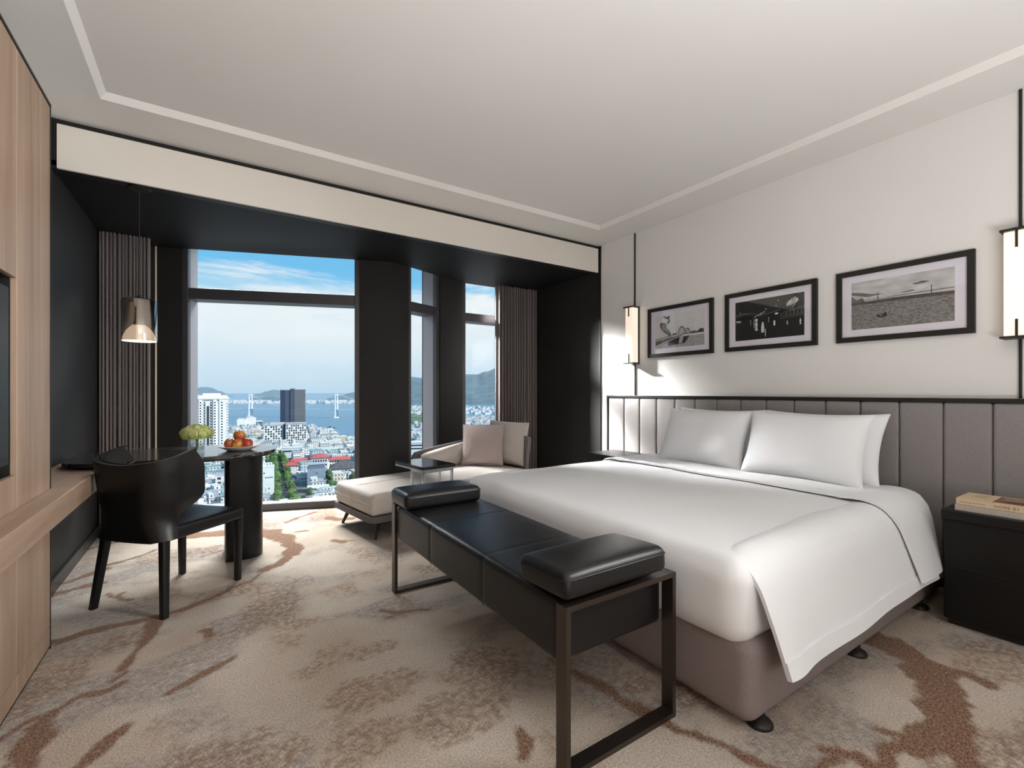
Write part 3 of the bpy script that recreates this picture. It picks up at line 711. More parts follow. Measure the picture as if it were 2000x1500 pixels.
# side drapes of the duvet
def prof(t):
    P = [(1.14, .585), (1.06, .600), (1.0, .603), (.938, .582), (.885, .515), (.850, .415), (.820, .315), (.797, .232)]
    q = t*(len(P)-1); k = min(int(q), len(P)-2); fr = q-k
    p0 = P[max(k-1, 0)]; p1 = P[k]; p2 = P[k+1]; p3 = P[min(k+2, len(P)-1)]
    return tuple(.5*(2*p1[i]+(-p0[i]+p2[i])*fr+(2*p0[i]-5*p1[i]+4*p2[i]-p3[i])*fr**2+(-p0[i]+3*p1[i]-3*p2[i]+p3[i])*fr**3) for i in (0, 1))
def drape(u, t, mirror=False, x0=1.562, x1=3.42, off=0.):
    y, z = prof(t)
    lead = .085*max(0, t-.3)                     # the free corner at the foot swings outwards
    xa = x0+.02*math.sin(t*3)+lead*.9+.16*max(0, 1-t/.38)
    x = xa+(x1-.27*min(1, max(0, (t-.35)/.3))-xa)*u
    if t > .42:
        k = (t-.42)/.58
        y += k*(.005*math.sin(x*5.0+.6)+.002*math.sin(x*13+1.))
        y -= k*.02*math.exp(-((x-1.66)/.10)**2)
    z += off*(1-t)*.3; y -= off*t
    if t < .3: z -= .06*(1-t/.3)*max(0, 1-(x-1.5)/.6)+.008*(1-t/.3)
    if u < .04 and t < .5: z -= .012*(1-u/.04)
    z += .006*noise.noise((x*3, y*3, 7.7))
    if mirror: y = 2*YC-y
    return (x, y, z)
M().grid(lambda u, v: drape(u, v), 70, 36, .014).build('duvet_side', LINEN, bed, 60)
M().grid(lambda u, v: drape(u, 1-v, True), 70, 36, .014).build('duvet_side', LINEN, bed, 60)
# hem band: slightly thicker strip along the lower edge
M().grid(lambda u, v: (lambda p: (p[0]+.0, p[1]-.002, p[2]))(drape(u, .90+.105*v)), 70, 5, .017).build('hem', LINEN, bed, 60)
# turned-down top edge
def fold(u, v):
    x = 2.865+(3.40-2.865)*u
    s = v*2-1; t = abs(s); b = .56                         # inner part of the band is flat across the bed
    if t < b:
        y, z = 1.14+(YC-1.14)*(1-t/b), .620
        if s > 0: y = 2*YC-y
        z += .008*noise.noise((x*2.2, y*2.2, 1.3))+.006
        return (x, y, z)
    tt = (t-b)/(1-b)*.93; y, z = prof(tt); 
    k = max(0, tt-.4); x += .10*k*(1-u)*.6-.42*k*u; y -= .017*min(1, tt*3)+.02*k; z += .030*(1-tt)**2+.006*(1-tt)
    y += .008*k*math.sin(x*14)
    if s > 0: y = 2*YC-y
    return (x, y, z)
M().grid(lambda u, v: fold(1-u, v), 18, 90, .012).build('turned_down_fold', LINEN, bed, 60)

def pillow(name, label, w_, h_, th, mtx, material, cat, group=None, seed=1, pipe=False, ear=.05):
    t = thing(name, label, cat, mtx.translation, 0, group)
    inv = Matrix.Translation(-mtx.translation)
    def pt(a, b, sg):
        u = math.copysign(1-(1-abs(a))**1.6, a); v = math.copysign(1-(1-abs(b))**1.6, b)
        k = max(0, (1-abs(u)**3.0)*(1-abs(v)**3.0))**.60
        x = u*w_/2*(1-ear*(1-v*v)*abs(u)); y = v*h_/2*(1-ear*1.2*(1-u*u)*abs(v))
        wr = .006*noise.noise((x*9+seed, y*9, sg*3.))+.004*noise.noise((x*22+seed, y*16, sg*5.))
        return (x, y, sg*(th/2*k+wr*k))
    m = M(); n = 34
    for sg in (1, -1):
        m.grid(lambda u, v: pt((u*2-1)*sg, v*2-1, sg), n, n)
    bm = bmesh.new(); me_ = m.mesh('tmp', None); bm.from_mesh(me_); bmesh.ops.remove_doubles(bm, verts=bm.verts, dist=1e-4)
    bm.transform(inv @ mtx); me2 = bpy.data.meshes.new('cover'); bm.to_mesh(me2); bm.free(); me2.shade_smooth(); me2.materials.append(material); bpy.data.meshes.remove(me_)
    o = bpy.data.objects.new('cover', me2); COL.objects.link(o); o.parent = t
    e = M(); pts = []
    for a, b in [(-1+2*i/20, -1) for i in range(20)]+[(1, -1+2*i/20) for i in range(20)]+[(1-2*i/20, 1) for i in range(20)]+[(-1, 1-2*i/20) for i in range(21)]:
        pts.append(pt(a, b, 1))
    e.tube(pts, .0035 if pipe else .0022, 6); e.xf(inv @ mtx)
    e.build('edge_seam', material, t, 60, True)
    return t
def frame_mtx(c, nrm, up):
    z = Vector(nrm).normalized(); y = (Vector(up)-z*Vector(up).dot(z)).normalized(); x = y.cross(z)
    return Matrix(((x.x, y.x, z.x, c[0]), (x.y, y.y, z.y, c[1]), (x.z, y.z, z.z, c[2]), (0, 0, 0, 1)))
for nm_, c, seed, lab in (('bed_pillow', (3.265, 1.495, .840), 1, 'white bed pillow in front on the nightstand-with-books side'), ('bed_pillow', (3.415, 1.465, .842), 2, 'white bed pillow standing behind on the nightstand-with-books side'),
                     ('bed_pillow', (3.295, 2.245, .838), 3, 'white bed pillow in front on the window side of the bed'), ('bed_pillow', (3.42, 2.215, .842), 4, 'white bed pillow standing behind on the window side of the bed')):
    pillow(nm_, lab, .75, .47, .20 if seed % 2 else .15, frame_mtx(c, (-.93, 0, .36), (.36, 0, .93)), LINEN, 'pillow', 'white bed pillows', seed, False, .075)

# ------------------------------------------------------------------ headboard
hb = thing('headboard', 'long grey headboard of vertical padded panels with a black rim', 'headboard', (3.62, 1.9, 0))
XH = 3.58
edges_y = [3.569, 3.342, 3.139, 2.931, 2.722, 2.513, 2.306, 2.099, 1.894, 1.69, 1.484, 1.279, 1.074, .868, .664, .459, .254, .049, -.156]
for y1, y0 in zip(edges_y[:-1], edges_y[1:]):
    M().softbox(XH, XH+.045, y0+.0012, y1-.0012, .10, 1.138, .016, (1, 4, 10), 4).build('panel', HEADF, hb, 50)
M().box(XH+.02, XR-.001, -.156, 3.569, .05, 1.14).build('backing', BLKTRIM, hb)
M().rbox(XH-.006, XR-.001, -.17, 3.592, 1.138, 1.162, .002).rbox(XH-.006, XR-.001, 3.570, 3.592, .05, 1.14, .002).build('rim', BLKTRIM, hb)

# ------------------------------------------------------------------ nightstands and books
for lab, y0, y1 in (('black nightstand with two books beside the bed', .22, .775), ('black nightstand on the window side of the bed', 3.045, 3.47)):
    ns = thing('nightstand', lab, 'nightstand', (3.36, (y0+y1)/2, 0), 0, 'nightstands either side of the bed')
    M().rbox(3.168, 3.572, y0, y1, .545, .592, .003).build('top', BLKWOOD, ns)
    M().rbox(3.178, 3.572, y0+.008, y1-.008, .035, .545, .003).build('body', BLKWOOD, ns)
    M().rbox(3.172, 3.19, y0+.012, y1-.012, .30, .535, .002).build('drawer', BLKWOOD, ns)
    M().rbox(3.172, 3.19, y0+.012, y1-.012, .045, .29, .002).build('drawer', BLKWOOD, ns)
    M().rbox(3.21, 3.572, y0+.02, y1-.02, 0, .035, .002).build('plinth', BLKTRIM, ns)
PAPER = mat('book_pages', (.72, .68, .60), .9)
def book(name, label, x0, x1, y0, y1, z0, z1, cov):
    t = thing(name, label, 'book', ((x0+x1)/2, (y0+y1)/2, z0), 0, 'books on the nightstand')
    M().rbox(x0, x1, y0, y1, z0, z0+.003, .001, 1).rbox(x0, x1, y0, y1, z1-.003, z1, .001, 1).rbox(x0, x0+.004, y0, y1, z0, z1, .0015, 2).build('cover', cov, t)
    M().box(x0+.004, x1-.004, y0+.004, y1-.004, z0+.003, z1-.003).build('pages', PAPER, t)
    return t
GREYC = mat('grey_linen_cover', (.47, .43, .37), .8, var=.05, vscale=300); TANC = mat('tan_cover', (.68, .52, .36), .55, var=.04, vscale=40)
ZN = .5925
b1_ = book('book', 'grey linen hardback book, lower of two on the nightstand', 3.205, 3.44, .335, .7305, ZN, ZN+.031, GREYC)
b2_ = book('book', 'tan hardback book with brown lettering, upper of two on the nightstand', 3.212, 3.44, .33, .7275, ZN+.031, ZN+.0625, TANC)
TXT = mat('brown_ink', (.09, .055, .03), .7)
def text(body, size, loc, rot, parent, m_, sx=1., align='LEFT'):
    c = bpy.data.curves.new('lettering', 'FONT'); c.body = body; c.size = size; c.extrude = .0002; c.align_x = align; c.space_character = 1.25; c.materials.append(m_)
    o = bpy.data.objects.new('lettering', c); COL.objects.link(o)
    mt = Matrix.Translation(loc) @ rot.to_4x4() @ Matrix.Diagonal((sx, 1, 1, 1))
    dm = bpy.data.meshes.new_from_object(o); bpy.data.objects.remove(o)
    o = bpy.data.objects.new('lettering', dm); COL.objects.link(o)
    o.parent = parent; o.matrix_local = chain(parent).inverted() @ mt
    return o
# spine faces -X; text runs towards -Y
rot_sp = Matrix(((0, 0, -1), (-1, 0, 0), (0, 1, 0)))
text('NATALIE WALTON', .0095, (3.2117, .712, ZN+.0425), rot_sp, b2_, TXT, .95)
text('HOME BY THE SEA', .0185, (3.2117, .590, ZN+.0395), rot_sp, b2_, TXT, .93)
# printed cover picture and small title block
cz = ZN+.0628
M().box(3.235, 3.42, .36, .60, cz-.0006, cz+.0002).build('cover_picture', mat('cover_photo_brown', (.19, .11, .07), .5, var=.5, vscale=22), b2_)
for k, (x0, x1, y0, y1, c_) in enumerate(((3.26, 3.30, .50, .56, (.09, .04, .03)), (3.25, 3.28, .43, .475, (.60, .50, .36)), (3.25, 3.275, .385, .415, (.35, .33, .48)), (3.32, 3.40, .42, .58, (.34, .20, .12)))):
    M().box(x0, x1, y0, y1, cz, cz+.0003).build('picture_patch', mat('patch_%d' % k, c_, .5), b2_)
for k in range(4):
    M().box(3.30+.022*k, 3.306+.022*k, .635, .685-.006*(k % 2), cz-.0004, cz+.0002).build('title_line', mat('olive_ink', (.33, .30, .13), .6), b2_)

# ------------------------------------------------------------------ wall sconces on rods
for lab, yc in (('glowing box wall sconce on a black rod near the window bay', 3.264), ('glowing box wall sconce on a black rod above the books', .570)):
    sc = thing('wall_sconce', lab, 'lamp', (XR, yc, 1.485), 0, 'sconces either side of the bed')
    M().rbox(XR-.012, XR-.0005, yc-.006, yc+.006, 1.164, H-.001, .001).build('rod', BLKTRIM, sc)
    M().rbox(XR-.115, XR-.001, yc-.062, yc+.062, 2.055, 2.066, .001).build('top_plate', BLKTRIM, sc)
    M().rbox(XR-.115, XR-.001, yc-.062, yc+.062, 1.484, 1.495, .001).build('bottom_plate', BLKTRIM, sc)
    M().rbox(XR-.014, XR-.002, yc-.058, yc+.058, 1.495, 2.055, .001).build('back_plate', BLKTRIM, sc)
    M().rbox(XR-.095, XR-.014, yc-.050, yc+.050, 1.4955, 2.0545, .006, 3).build('shade', LAMPW, sc)
    M().rbox(XR-.104, XR-.0952, yc-.005, yc+.005, 1.495, 1.585, .001).build('clip', BLKTRIM, sc)
    M().rbox(XR-.104, XR-.0952, yc-.005, yc+.005, 1.965, 2.055, .001).build('clip', BLKTRIM, sc)

# ------------------------------------------------------------------ framed photographs
MATB = mat('lilac_white_mount', (.82, .78, .86), .7)
def grey(v, nm=None, var=0., vs_=30, st=None): return mat('print_%s_%s_%s_%s' % (v, var, vs_, st), (v, v*.985, v*.97), .5, var=var, vscale=vs_, stretch=st, detail=6)
def picture(label, y_hi, y_lo, draw):
    z0, z1 = 1.535, 2.015; t = thing('framed_picture', label, 'picture', (XR, (y_hi+y_lo)/2, z0), 0, 'row of framed photographs over the bed')
    fw = .034; x0 = XR-.026; x1 = XR-.0005
    m = M(); m.rbox(x0, x1, y_lo, y_hi, z0, z0+fw, .0015).rbox(x0, x1, y_lo, y_hi, z1-fw, z1, .0015).rbox(x0, x1, y_lo, y_lo+fw, z0+fw, z1-fw, .0015).rbox(x0, x1, y_hi-fw, y_hi, z0+fw, z1-fw, .0015); m.build('frame', BLKTRIM, t)
    M().box(XR-.012, XR-.002, y_lo+fw, y_hi-fw, z0+fw, z1-fw).build('mount', MATB, t)
    M().box(XR-.0205, XR-.0195, y_lo+fw, y_hi-fw, z0+fw, z1-fw).build('glass', PICGLASS, t)
    iy = y_hi-.088; iw = (y_hi-y_lo)-.176; iz = z0+.082; ih = .318     # printed image, u to the viewer's right
    pr_ = M().box(XR-.0128, XR-.0122, iy-iw, iy, iz, iz+ih).build('print', draw['base'], t)
    lay = [.0]
    def poly(pts, m_, nm='print_shape', d=None):
        lay[0] += .00006; x = XR-.0129-lay[0]
        P = [(x, iy-u*iw, iz+v*ih) for u, v in pts]; Q = [(x+.00004, p[1], p[2]) for p in P]; n = len(P)
        M().add(P+Q, [tuple(range(n)), tuple(range(n, 2*n))[::-1]]).build(nm, m_, pr_)
    draw['fn'](poly)
    return t
rp = random.Random(4)
def strip(p, q, w0, w1):
    dx, dy = q[0]-p[0], q[1]-p[1]; l = math.hypot(dx, dy)+1e-9; nx, ny = -dy/l, dx/l
    return [(p[0]-nx*w0, p[1]-ny*w0), (q[0]-nx*w1, q[1]-ny*w1), (q[0]+nx*w1, q[1]+ny*w1), (p[0]+nx*w0, p[1]+ny*w0)]
def draw1(poly):
    poly([(0, .0), (1, .0), (1, .30), (.3, .28), (0, .24)], grey(.42, var=.3, vs_=40, st=(1, 1, 6)))
    poly([(.28, .06), (.62, .10), (.72, .30), (.55, .30), (.28, .22)], grey(.035, var=.5, vs_=50))
    poly([(.50, .10), (.57, .11), (.60, .30), (.52, .30)], grey(.45, var=.2, vs_=40))
    poly([(.0, .06), (.30, .17), (.62, .345), (.78, .36), (.62, .385), (.30, .27), (0, .17)], grey(.16, var=.5, vs_=80))
    poly([(0, .09), (.35, .25), (.64, .365), (.64, .355), (.35, .23), (0, .06)], grey(.62))
    for k in range(13):
        u = .01+k*.028; poly(strip((u, .10+u*.45), (u, .27+u*.28), .0035, .0035), grey(.03))
    poly(strip((0, .285), (.40, .36), .006, .004), grey(.03)); poly(strip((0, .20), (.40, .31), .006, .004), grey(.05))
    for k in range(9):
        u = .74+k*.028; hgt = rp.uniform(.04, .12); poly([(u, .355), (u+.03, .355), (u+.03, .355+hgt), (u, .355+hgt)], grey(.10, var=.4, vs_=60))
    # steel arches of the bridge
    for c, r, h_ in ((.565, .075, .24), (.68, .058, .17)):
        o = [(c-r*math.cos(a), .36+h_*math.sin(a)) for a in [math.pi*i/12 for i in range(13)]]; i_ = [(c-r*.78*math.cos(a), .36+h_*.82*math.sin(a)) for a in [math.pi*i/12 for i in range(13)]]
        for k in range(12): poly([o[k], o[k+1], i_[k+1], i_[k]], grey(.13))
        for k in range(1, 7): u = c-r*.7+r*1.4*k/7; poly(strip((u, .36), (u, .36+h_*.8*math.sqrt(max(.05, 1-((u-c)/r)**2))), .002, .002), grey(.22))
    for k in range(4): poly([(.38+.02*k, .36), (.41+.02*k, .36), (.40+.02*k, .41+.02*(k % 2)), (.385+.02*k, .40)], grey(.12))
    # carved statue rising at the bridge head
    poly([(.30, .35), (.335, .35), (.335, .45), (.30, .53), (.25, .60), (.255, .70), (.20, .76), (.12, .78), (.10, .70), (.13, .58), (.20, .47), (.27, .40)], grey(.16, var=.7, vs_=70))
    for k in range(10):
        a = rp.uniform(0, 1); p = (.12+.18*a, .74-.30*a); poly(strip(p, (p[0]+.05, p[1]-.06), .006, .001), grey(.60 if k % 2 else .04))
    poly([(.24, .74), (.30, .72), (.33, .80), (.31, .86), (.33, .93), (.28, .95), (.24, .92), (.20, .97), (.17, .95), (.24, .87), (.29, .85), (.28, .79)], grey(.07, var=.5, vs_=60))
def draw2(poly):
    poly([(0, .0), (1, .0), (1, .50), (.6, .52), (.3, .56), (0, .55)], grey(.018, var=.5, vs_=60, st=(1, 1, 6)))
    poly([(0, .55), (.12, .62), (.24, .60), (.38, .60), (.36, .55), (0, .50)], grey(.008))
    poly([(0, .62), (.2, .665), (.40, .62), (.30, .66), (.15, .70), (0, .66)], grey(.10, var=.4, vs_=20))
    for k in range(16):
        u = rp.uniform(.28, .46); v = .55+.12*(u-.28)/.18*rp.uniform(.4, 1.2); poly(strip((u, v), (u+.03, v+.035), .006, .002), grey(.45))
    poly([(.36, .56), (.60, .66), (1, .86), (1, .70), (.66, .57), (.62, .30), (.52, .30), (.52, .55)], grey(.012))
    poly(strip((.38, .575), (.68, .665), .004, .006), grey(.22)); poly(strip((.68, .56), (1, .68), .004, .005), grey(.16))
    for k in range(40):                                                    # the glowing burst over the bridge
        a = rp.gauss(0, .5); r = rp.uniform(.02, .2); p = (.80+.16*math.cos(.5+a)*r*4, .80+.20*math.sin(.6+a)*r*4)
        poly(strip(p, (p[0]-.05, p[1]-.08), .007, .001), grey(.55 if k % 3 else .8))
    for u, wd, v0, v1, br in ((.30, .010, .28, .52, .5), (.335, .022, .22, .52, .8), (.43, .030, .16, .42, .75), (.47, .010, .05, .25, .5), (.60, .018, .30, .42, .9), (.63, .03, .56, .60, .9), (.78, .012, .28, .38, .6), (.955, .013, .26, .40, .9), (.52, .008, .38, .52, .4), (.25, .008, .36, .5, .4)):
        for k in range(5): v = v0+(v1-v0)*k/5; w_ = wd*rp.uniform(.4, 1); poly([(u-w_, v), (u+w_, v), (u+w_*.7, v+(v1-v0)/5.5), (u-w_*.7, v+(v1-v0)/5.5)], grey(br))
    poly([(.02, .49), (.10, .48), (.10, .50), (.02, .515)], grey(.8)); poly([(.02, .46), (.09, .45), (.09, .465), (.02, .47)], grey(.35))
    for k in range(4): poly(strip((.68, .515-.025*k), (1, .53-.025*k), .003, .004), grey(.14))
    for k in range(5): poly(strip((.77+.05*k, .60), (.77+.05*k, .50), .003, .002), grey(.3))
    for u, v in ((.65, .88), (.62, .76), (.475, .72), (.08, .7)): poly([(u, v), (u+.012, v), (u+.012, v+.022), (u, v+.022)], grey(.8))
def draw3(poly):
    poly([(0, 0), (1, 0), (1, .50), (0, .52)], grey(.20, var=.7, vs_=26, st=(1, 2.2, 9)))
    poly([(0, .52), (1, .50), (1, .56), (.7, .575), (.35, .585), (.15, .57), (0, .57)], grey(.07, var=.3, vs_=20))
    poly([(0, .57), (.15, .57), (.12, .66), (.06, .62), (0, .72)], grey(.14, var=.4, vs_=14)); poly([(.0, .74), (.18, .66), (.35, .69), (.2, .72), (.1, .77), (0, .80)], grey(.16, var=.4, vs_=12))
    poly([(.62, .80), (.72, .83), (.79, .80), (.73, .78), (.65, .775)], grey(.10, var=.4, vs_=20)); poly([(.50, .66), (.62, .69), (.66, .66), (.56, .64)], grey(.20))
    poly(strip((.15, .60), (1, .62), .006, .006), grey(.05))
    for u in (.285, .80):
        poly(strip((u, .56), (u, .73), .005, .004), grey(.05)); poly(strip((u, .72), (u-.11, .61), .0016, .0016), grey(.09)); poly(strip((u, .72), (u+.11, .615), .0016, .0016), grey(.09))
    poly([(.27, .24), (.30, .205), (.36, .215), (.38, .25), (.37, .315), (.35, .30), (.34, .275), (.30, .265), (.275, .285)], grey(.008))
    poly([(.305, .25), (.335, .262), (.335, .25), (.31, .236)], grey(.3))
picture('framed photo of a bridge with arches, next to the window-side sconce', 3.084, 2.376, dict(base=grey(.74, var=.06, vs_=6), fn=draw1))
picture('framed dark night photo of a lit bridge, middle of the row', 2.265, 1.559, dict(base=grey(.026, var=.3, vs_=6), fn=draw2))
picture('framed photo of a small boat on wide grey water', 1.438, .743, dict(base=grey(.55, var=.3, vs_=7, st=(1, 1, 3)), fn=draw3))

# ------------------------------------------------------------------ chaise longue, cushions, side table
cha = math.radians(9)
ch = thing('chaise_longue', 'cream chaise longue with low curved grey back by the window', 'chaise', (1.065, 3.64, 0), cha)
LX, LY = 1.80, .80
M().prism(roundrect(0, LX, 0, LY, .07, 8), .150, .200).build('base_frame', SHELLF, ch, 40, True)
def cdisp(q, nm):
    x, y, z = q
    if nm[2] > .1: z += .012*(1-((x-.9)/.9)**2)*(1-((y-.4)/.4)**2)
    return np.array([x, y, z])
M().softbox(.006, LX-.05, .006, LY-.04, .200, .388, .042, (30, 16, 4), 5, cdisp).build('seat_cushion', CREAM, ch, 50, True)
SEAM = mat('cream_seam', (.66, .60, .54), .8)
M().tube([(.0055, .05, .292), (.005, .4, .292), (.0055, .75, .292)], .0018, 6).tube([(.005, .42, .215), (.004, .42, .34), (.02, .42, .377), (.06, .42, .392), (.6, .42, .401)], .0018, 6).tube([(.05, .0055, .292), (.8, .005, .292), (1.6, .0055, .292)], .0018, 6).build('seam', SEAM, ch, 50, True)
for x, y, sx, sy in ((.12, .12, -1, -1), (.12, LY-.12, -1, 1), (LX-.14, .12, 1, -1), (LX-.14, LY-.12, 1, 1)):
    M().cyl((x, y, .152), (x+sx*.055, y+sy*.05, 0), .020, .012, 14).build('leg', BLKTRIM, ch, 50, True)
def shell2(u, v, off=0.):
    # path in plan: along the far side, round the corner, across the end
    pth = [(.86, LY+.005), (1.05, LY+.01), (1.35, LY+.02), (1.58, LY+.01), (1.72, LY-.05), (1.80, LY-.17), (1.83, LY-.34), (1.825, LY-.52), (1.80, .10)]
    q = u*(len(pth)-1); k = min(int(q), len(pth)-2); fr = q-k; p0, p1, p2, p3 = pth[max(0, k-1)], pth[k], pth[k+1], pth[min(k+2, len(pth)-1)]
    x, y = (.5*(2*p1[i]+(-p0[i]+p2[i])*fr+(2*p0[i]-5*p1[i]+4*p2[i]-p3[i])*fr**2+(-p0[i]+3*p1[i]-3*p2[i]+p3[i])*fr**3) for i in (0, 1))
    zt = .545+.175*min(1, u/.55)**.9
    if u < .03: zt -= .05*(1-u/.03)
    if u > .96: zt -= .035*((u-.96)/.04)**2
    z = .17+(zt-.17)*v; lean = .05*v
    c = Vector((1.1-x, .35-y)).normalized()
    return (x-c.x*lean, y-c.y*lean, z)
M().grid(shell2, 60, 14, -.045).build('back_shell', SHELLF, ch, 60, True)
# inner arm pad, wedge growing towards the back
def pad(u, v, w_=.13):
    p = Vector(shell2(.03+.50*u, min(.99, .42+.50*v))); return p
def padsolid():
    m = M(); nu, nv = 24, 16
    def fn(u, v):
        b = Vector(shell2(.02+.47*u, .5)); b2 = Vector(shell2(min(1, .03+.47*u), .5)); c = Vector((1.1-b.x, .35-b.y, 0)).normalized()
        ztop = shell2(.02+.47*u, 1)[2]-.015; zb = .385; hgt = ztop-zb
        e = max(.02, (1-abs(2*u-1)**8))**.5
        a = 2*math.pi*v; rx = .062*e; rz = hgt/2*(.92+.08*e)
        sx = math.copysign(abs(math.cos(a))**.6, math.cos(a)); sz = math.copysign(abs(math.sin(a))**.6, math.sin(a))
        o = b+c*(.088+rx*sx); return (o.x, o.y, zb+hgt/2+rz*sz)
    m.grid(fn, nu, nv*2)
    for u in (0, 1):
        ring_ = [fn(u, j/(nv*2)) for j in range(nv*2)]; m.add(ring_, [tuple(range(nv*2))])
    return m
padsolid().build('arm_pad', CREAM, ch, 60, True)
# loose cushions
pillow('back_cushion', 'plump cream back cushion at the head of the chaise', .56, .47, .19, frame_mtx((2.765, 4.33, .635), (-.93, -.30, .22), (.2, .05, .97)), CREAM, 'cushion', None, 21, True, .03)
pillow('throw_cushion', 'square dusty pink throw cushion on the chaise', .46, .45, .15, frame_mtx((2.50, 4.395, .622), (-.66, -.70, .25), (.15, .2, .96)), PINK, 'cushion', None, 31, True, .04)

st = thing('side_table', 'small square black top side table with steel legs reaching over the chaise', 'table', (1.54, 3.55, 0), cha)
def L2(x, y): return x, y
tx0, tx1, ty0, ty1 = -.155, .155, -.11, .345
M().rbox(tx0, tx1, ty0, ty1, .577, .602, .002).build('top', mat('black_marble_tile', (.014, .014, .015), .13, var=.4, vscale=9, coat=.3), st, None, True)
M().rbox(tx0+.002, tx1-.002, ty0+.002, ty1-.002, .565, .577, .001).build('top_rim', CHROME, st, None, True)
M().rbox(tx0+.012, tx1-.012, ty0+.012, ty0+.030, .548, .565, .001).rbox(tx0+.012, tx0+.030, ty0+.012, .10, .548, .565, .001).rbox(tx1-.030, tx1-.012, ty0+.012, .10, .548, .565, .001).rbox(tx0+.012, tx1-.012, .085, .103, .548, .565, .001).build('top_frame', CHROME, st, None, True)
for x, y in ((tx0+.012, ty0+.012), (tx1-.032, ty0+.012), (tx0+.012, .0835), (tx1-.032, .0835)):
    M().rbox(x, x+.02, y, y+.02, .0, .549, .0015).build('leg', CHROME, st, None, True)
M().rbox(tx0+.032, tx1-.032, ty0+.014, ty0+.030, 0, .014, .001).rbox(tx0+.032, tx1-.032, .0855, .1015, 0, .014, .001).build('foot_rail', CHROME, st, None, True)

# ================================================================== the city, bay and hills outside (tens of floors below)
GZ = -88.8
ASPH = mat('city_ground', (.20, .21, .19), .9, var=.45, vscale=.06)
land = [(-149,1292),(-28,1213),(29,1222),(94,1282),(137,1167),(196,1197),(209,1029),(205,805),(268,936),(371,1082),(419,1088),(466,1057),(667,1388),(754,1441),(834,1388),(1185,1282),(2600,1500),(2600,120),(-900,120),(-900,1250)]
struct(M().prism(land[::-1], GZ-3, GZ).build('ground', ASPH), 'flat built-up ground of the city below', 'ground')
struct(M().prism([(388,1306),(456,1287),(555,1222),(733,1578),(985,2119),(1300,2300),(819,2309),(606,2290)], GZ-3, GZ+1).build('ground', mat('far_green_land', (.13, .20, .11), .9, var=.5, vscale=.02)), 'green tongue of land across the inlet', 'ground')
def sea_mat():
    m = bpy.data.materials.new('sea_water'); m.use_nodes = True; T = m.node_tree; b = T.nodes['Principled BSDF']; lk = T.links.new
    b.inputs['Base Color'].default_value = (.13, .28, .37, 1); b.inputs['Roughness'].default_value = .35; b.inputs['IOR'].default_value = 1.33
    t = T.nodes.new('ShaderNodeTexCoord'); mp_ = T.nodes.new('ShaderNodeMapping'); mp_.inputs['Scale'].default_value = (.02, .06, .05); lk(t.outputs['Object'], mp_.inputs[0])
    n = T.nodes.new('ShaderNodeTexNoise'); n.inputs['Scale'].default_value = 1; n.inputs['Detail'].default_value = 6; lk(mp_.outputs[0], n.inputs[0])
    bp = T.nodes.new('ShaderNodeBump'); bp.inputs['Strength'].default_value = .5; bp.inputs['Distance'].default_value = 2; lk(n.outputs[0], bp.inputs['Height']); lk(bp.outputs[0], b.inputs['Normal'])
    return m
struct(M().add([(-9000, 500, -90), (14000, 500, -90), (14000, 30000, -90), (-9000, 30000, -90)], [(0, 1, 2, 3)]).build('sea', sea_mat()), 'calm blue bay beyond the city', 'sea')

FOREST_HAZE = mat('forest_haze_green', (.075, .14, .15), .95, var=.45, vscale=.012, detail=8)  # green shifted towards blue: distance haze mixed into the base colour
def ridge(label, pts, depth, seed, name='hill'):
    """pts: (x, y, top z) along the crest"""
    P = [Vector(p) for p in pts]; m = M(); nu, nv = 64, 12
    def fn(u, v):
        q = u*(len(P)-1); k = min(int(q), len(P)-2); fr = q-k; sm = fr*fr*(3-2*fr); c = P[k].lerp(P[k+1], fr); zt = P[k].z+(P[k+1].z-P[k].z)*sm
        s = v*2-1; fall = (1-abs(s))**1.15
        d = Vector((c.x, c.y, 0)).normalized()
        hgt = (zt+91)
        nz_ = noise.fractal((c.x*.004+seed, c.y*.004+s*1.5, s*2.), 1., 2., 5)*.16*fall*(1-fall*.75)
        z = -91+hgt*max(0, fall+nz_*1.3)
        return (c.x+d.x*depth*s, c.y+d.y*depth*s, z)
    m.grid(fn, nu, nv); o = m.build(name, FOREST_HAZE, None, 80); return struct(o, label, 'hill')
F2 = (math.sin(math.atan(590/899.)), math.cos(math.atan(590/899.)))
def pt(px, py, D):      # world point on the view ray of a picture position at forward distance D (lays out the far skyline)
    u = (px-1000)/899.; return (D*(F2[0]+u*F2[1]), D*(F2[1]-u*F2[0]), 1.2+D*(765-py)/899.)
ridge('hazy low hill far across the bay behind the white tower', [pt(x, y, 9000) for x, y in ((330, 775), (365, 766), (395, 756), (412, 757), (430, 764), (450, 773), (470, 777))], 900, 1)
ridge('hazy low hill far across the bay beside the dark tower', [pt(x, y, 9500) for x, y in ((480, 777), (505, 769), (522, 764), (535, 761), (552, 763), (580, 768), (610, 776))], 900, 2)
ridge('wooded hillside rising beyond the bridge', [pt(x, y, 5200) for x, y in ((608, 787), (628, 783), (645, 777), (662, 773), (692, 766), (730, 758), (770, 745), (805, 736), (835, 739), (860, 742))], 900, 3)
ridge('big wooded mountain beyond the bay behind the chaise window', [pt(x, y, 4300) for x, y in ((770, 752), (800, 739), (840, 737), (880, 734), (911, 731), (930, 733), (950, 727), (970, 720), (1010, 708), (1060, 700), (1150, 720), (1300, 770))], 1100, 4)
ridge('long low harbour spit across the bay', [pt(x, y, 4300) for x, y in ((350, 785), (430, 786), (470, 783), (505, 776), (530, 774), (550, 776), (570, 783), (640, 787), (720, 787))], 220, 5)

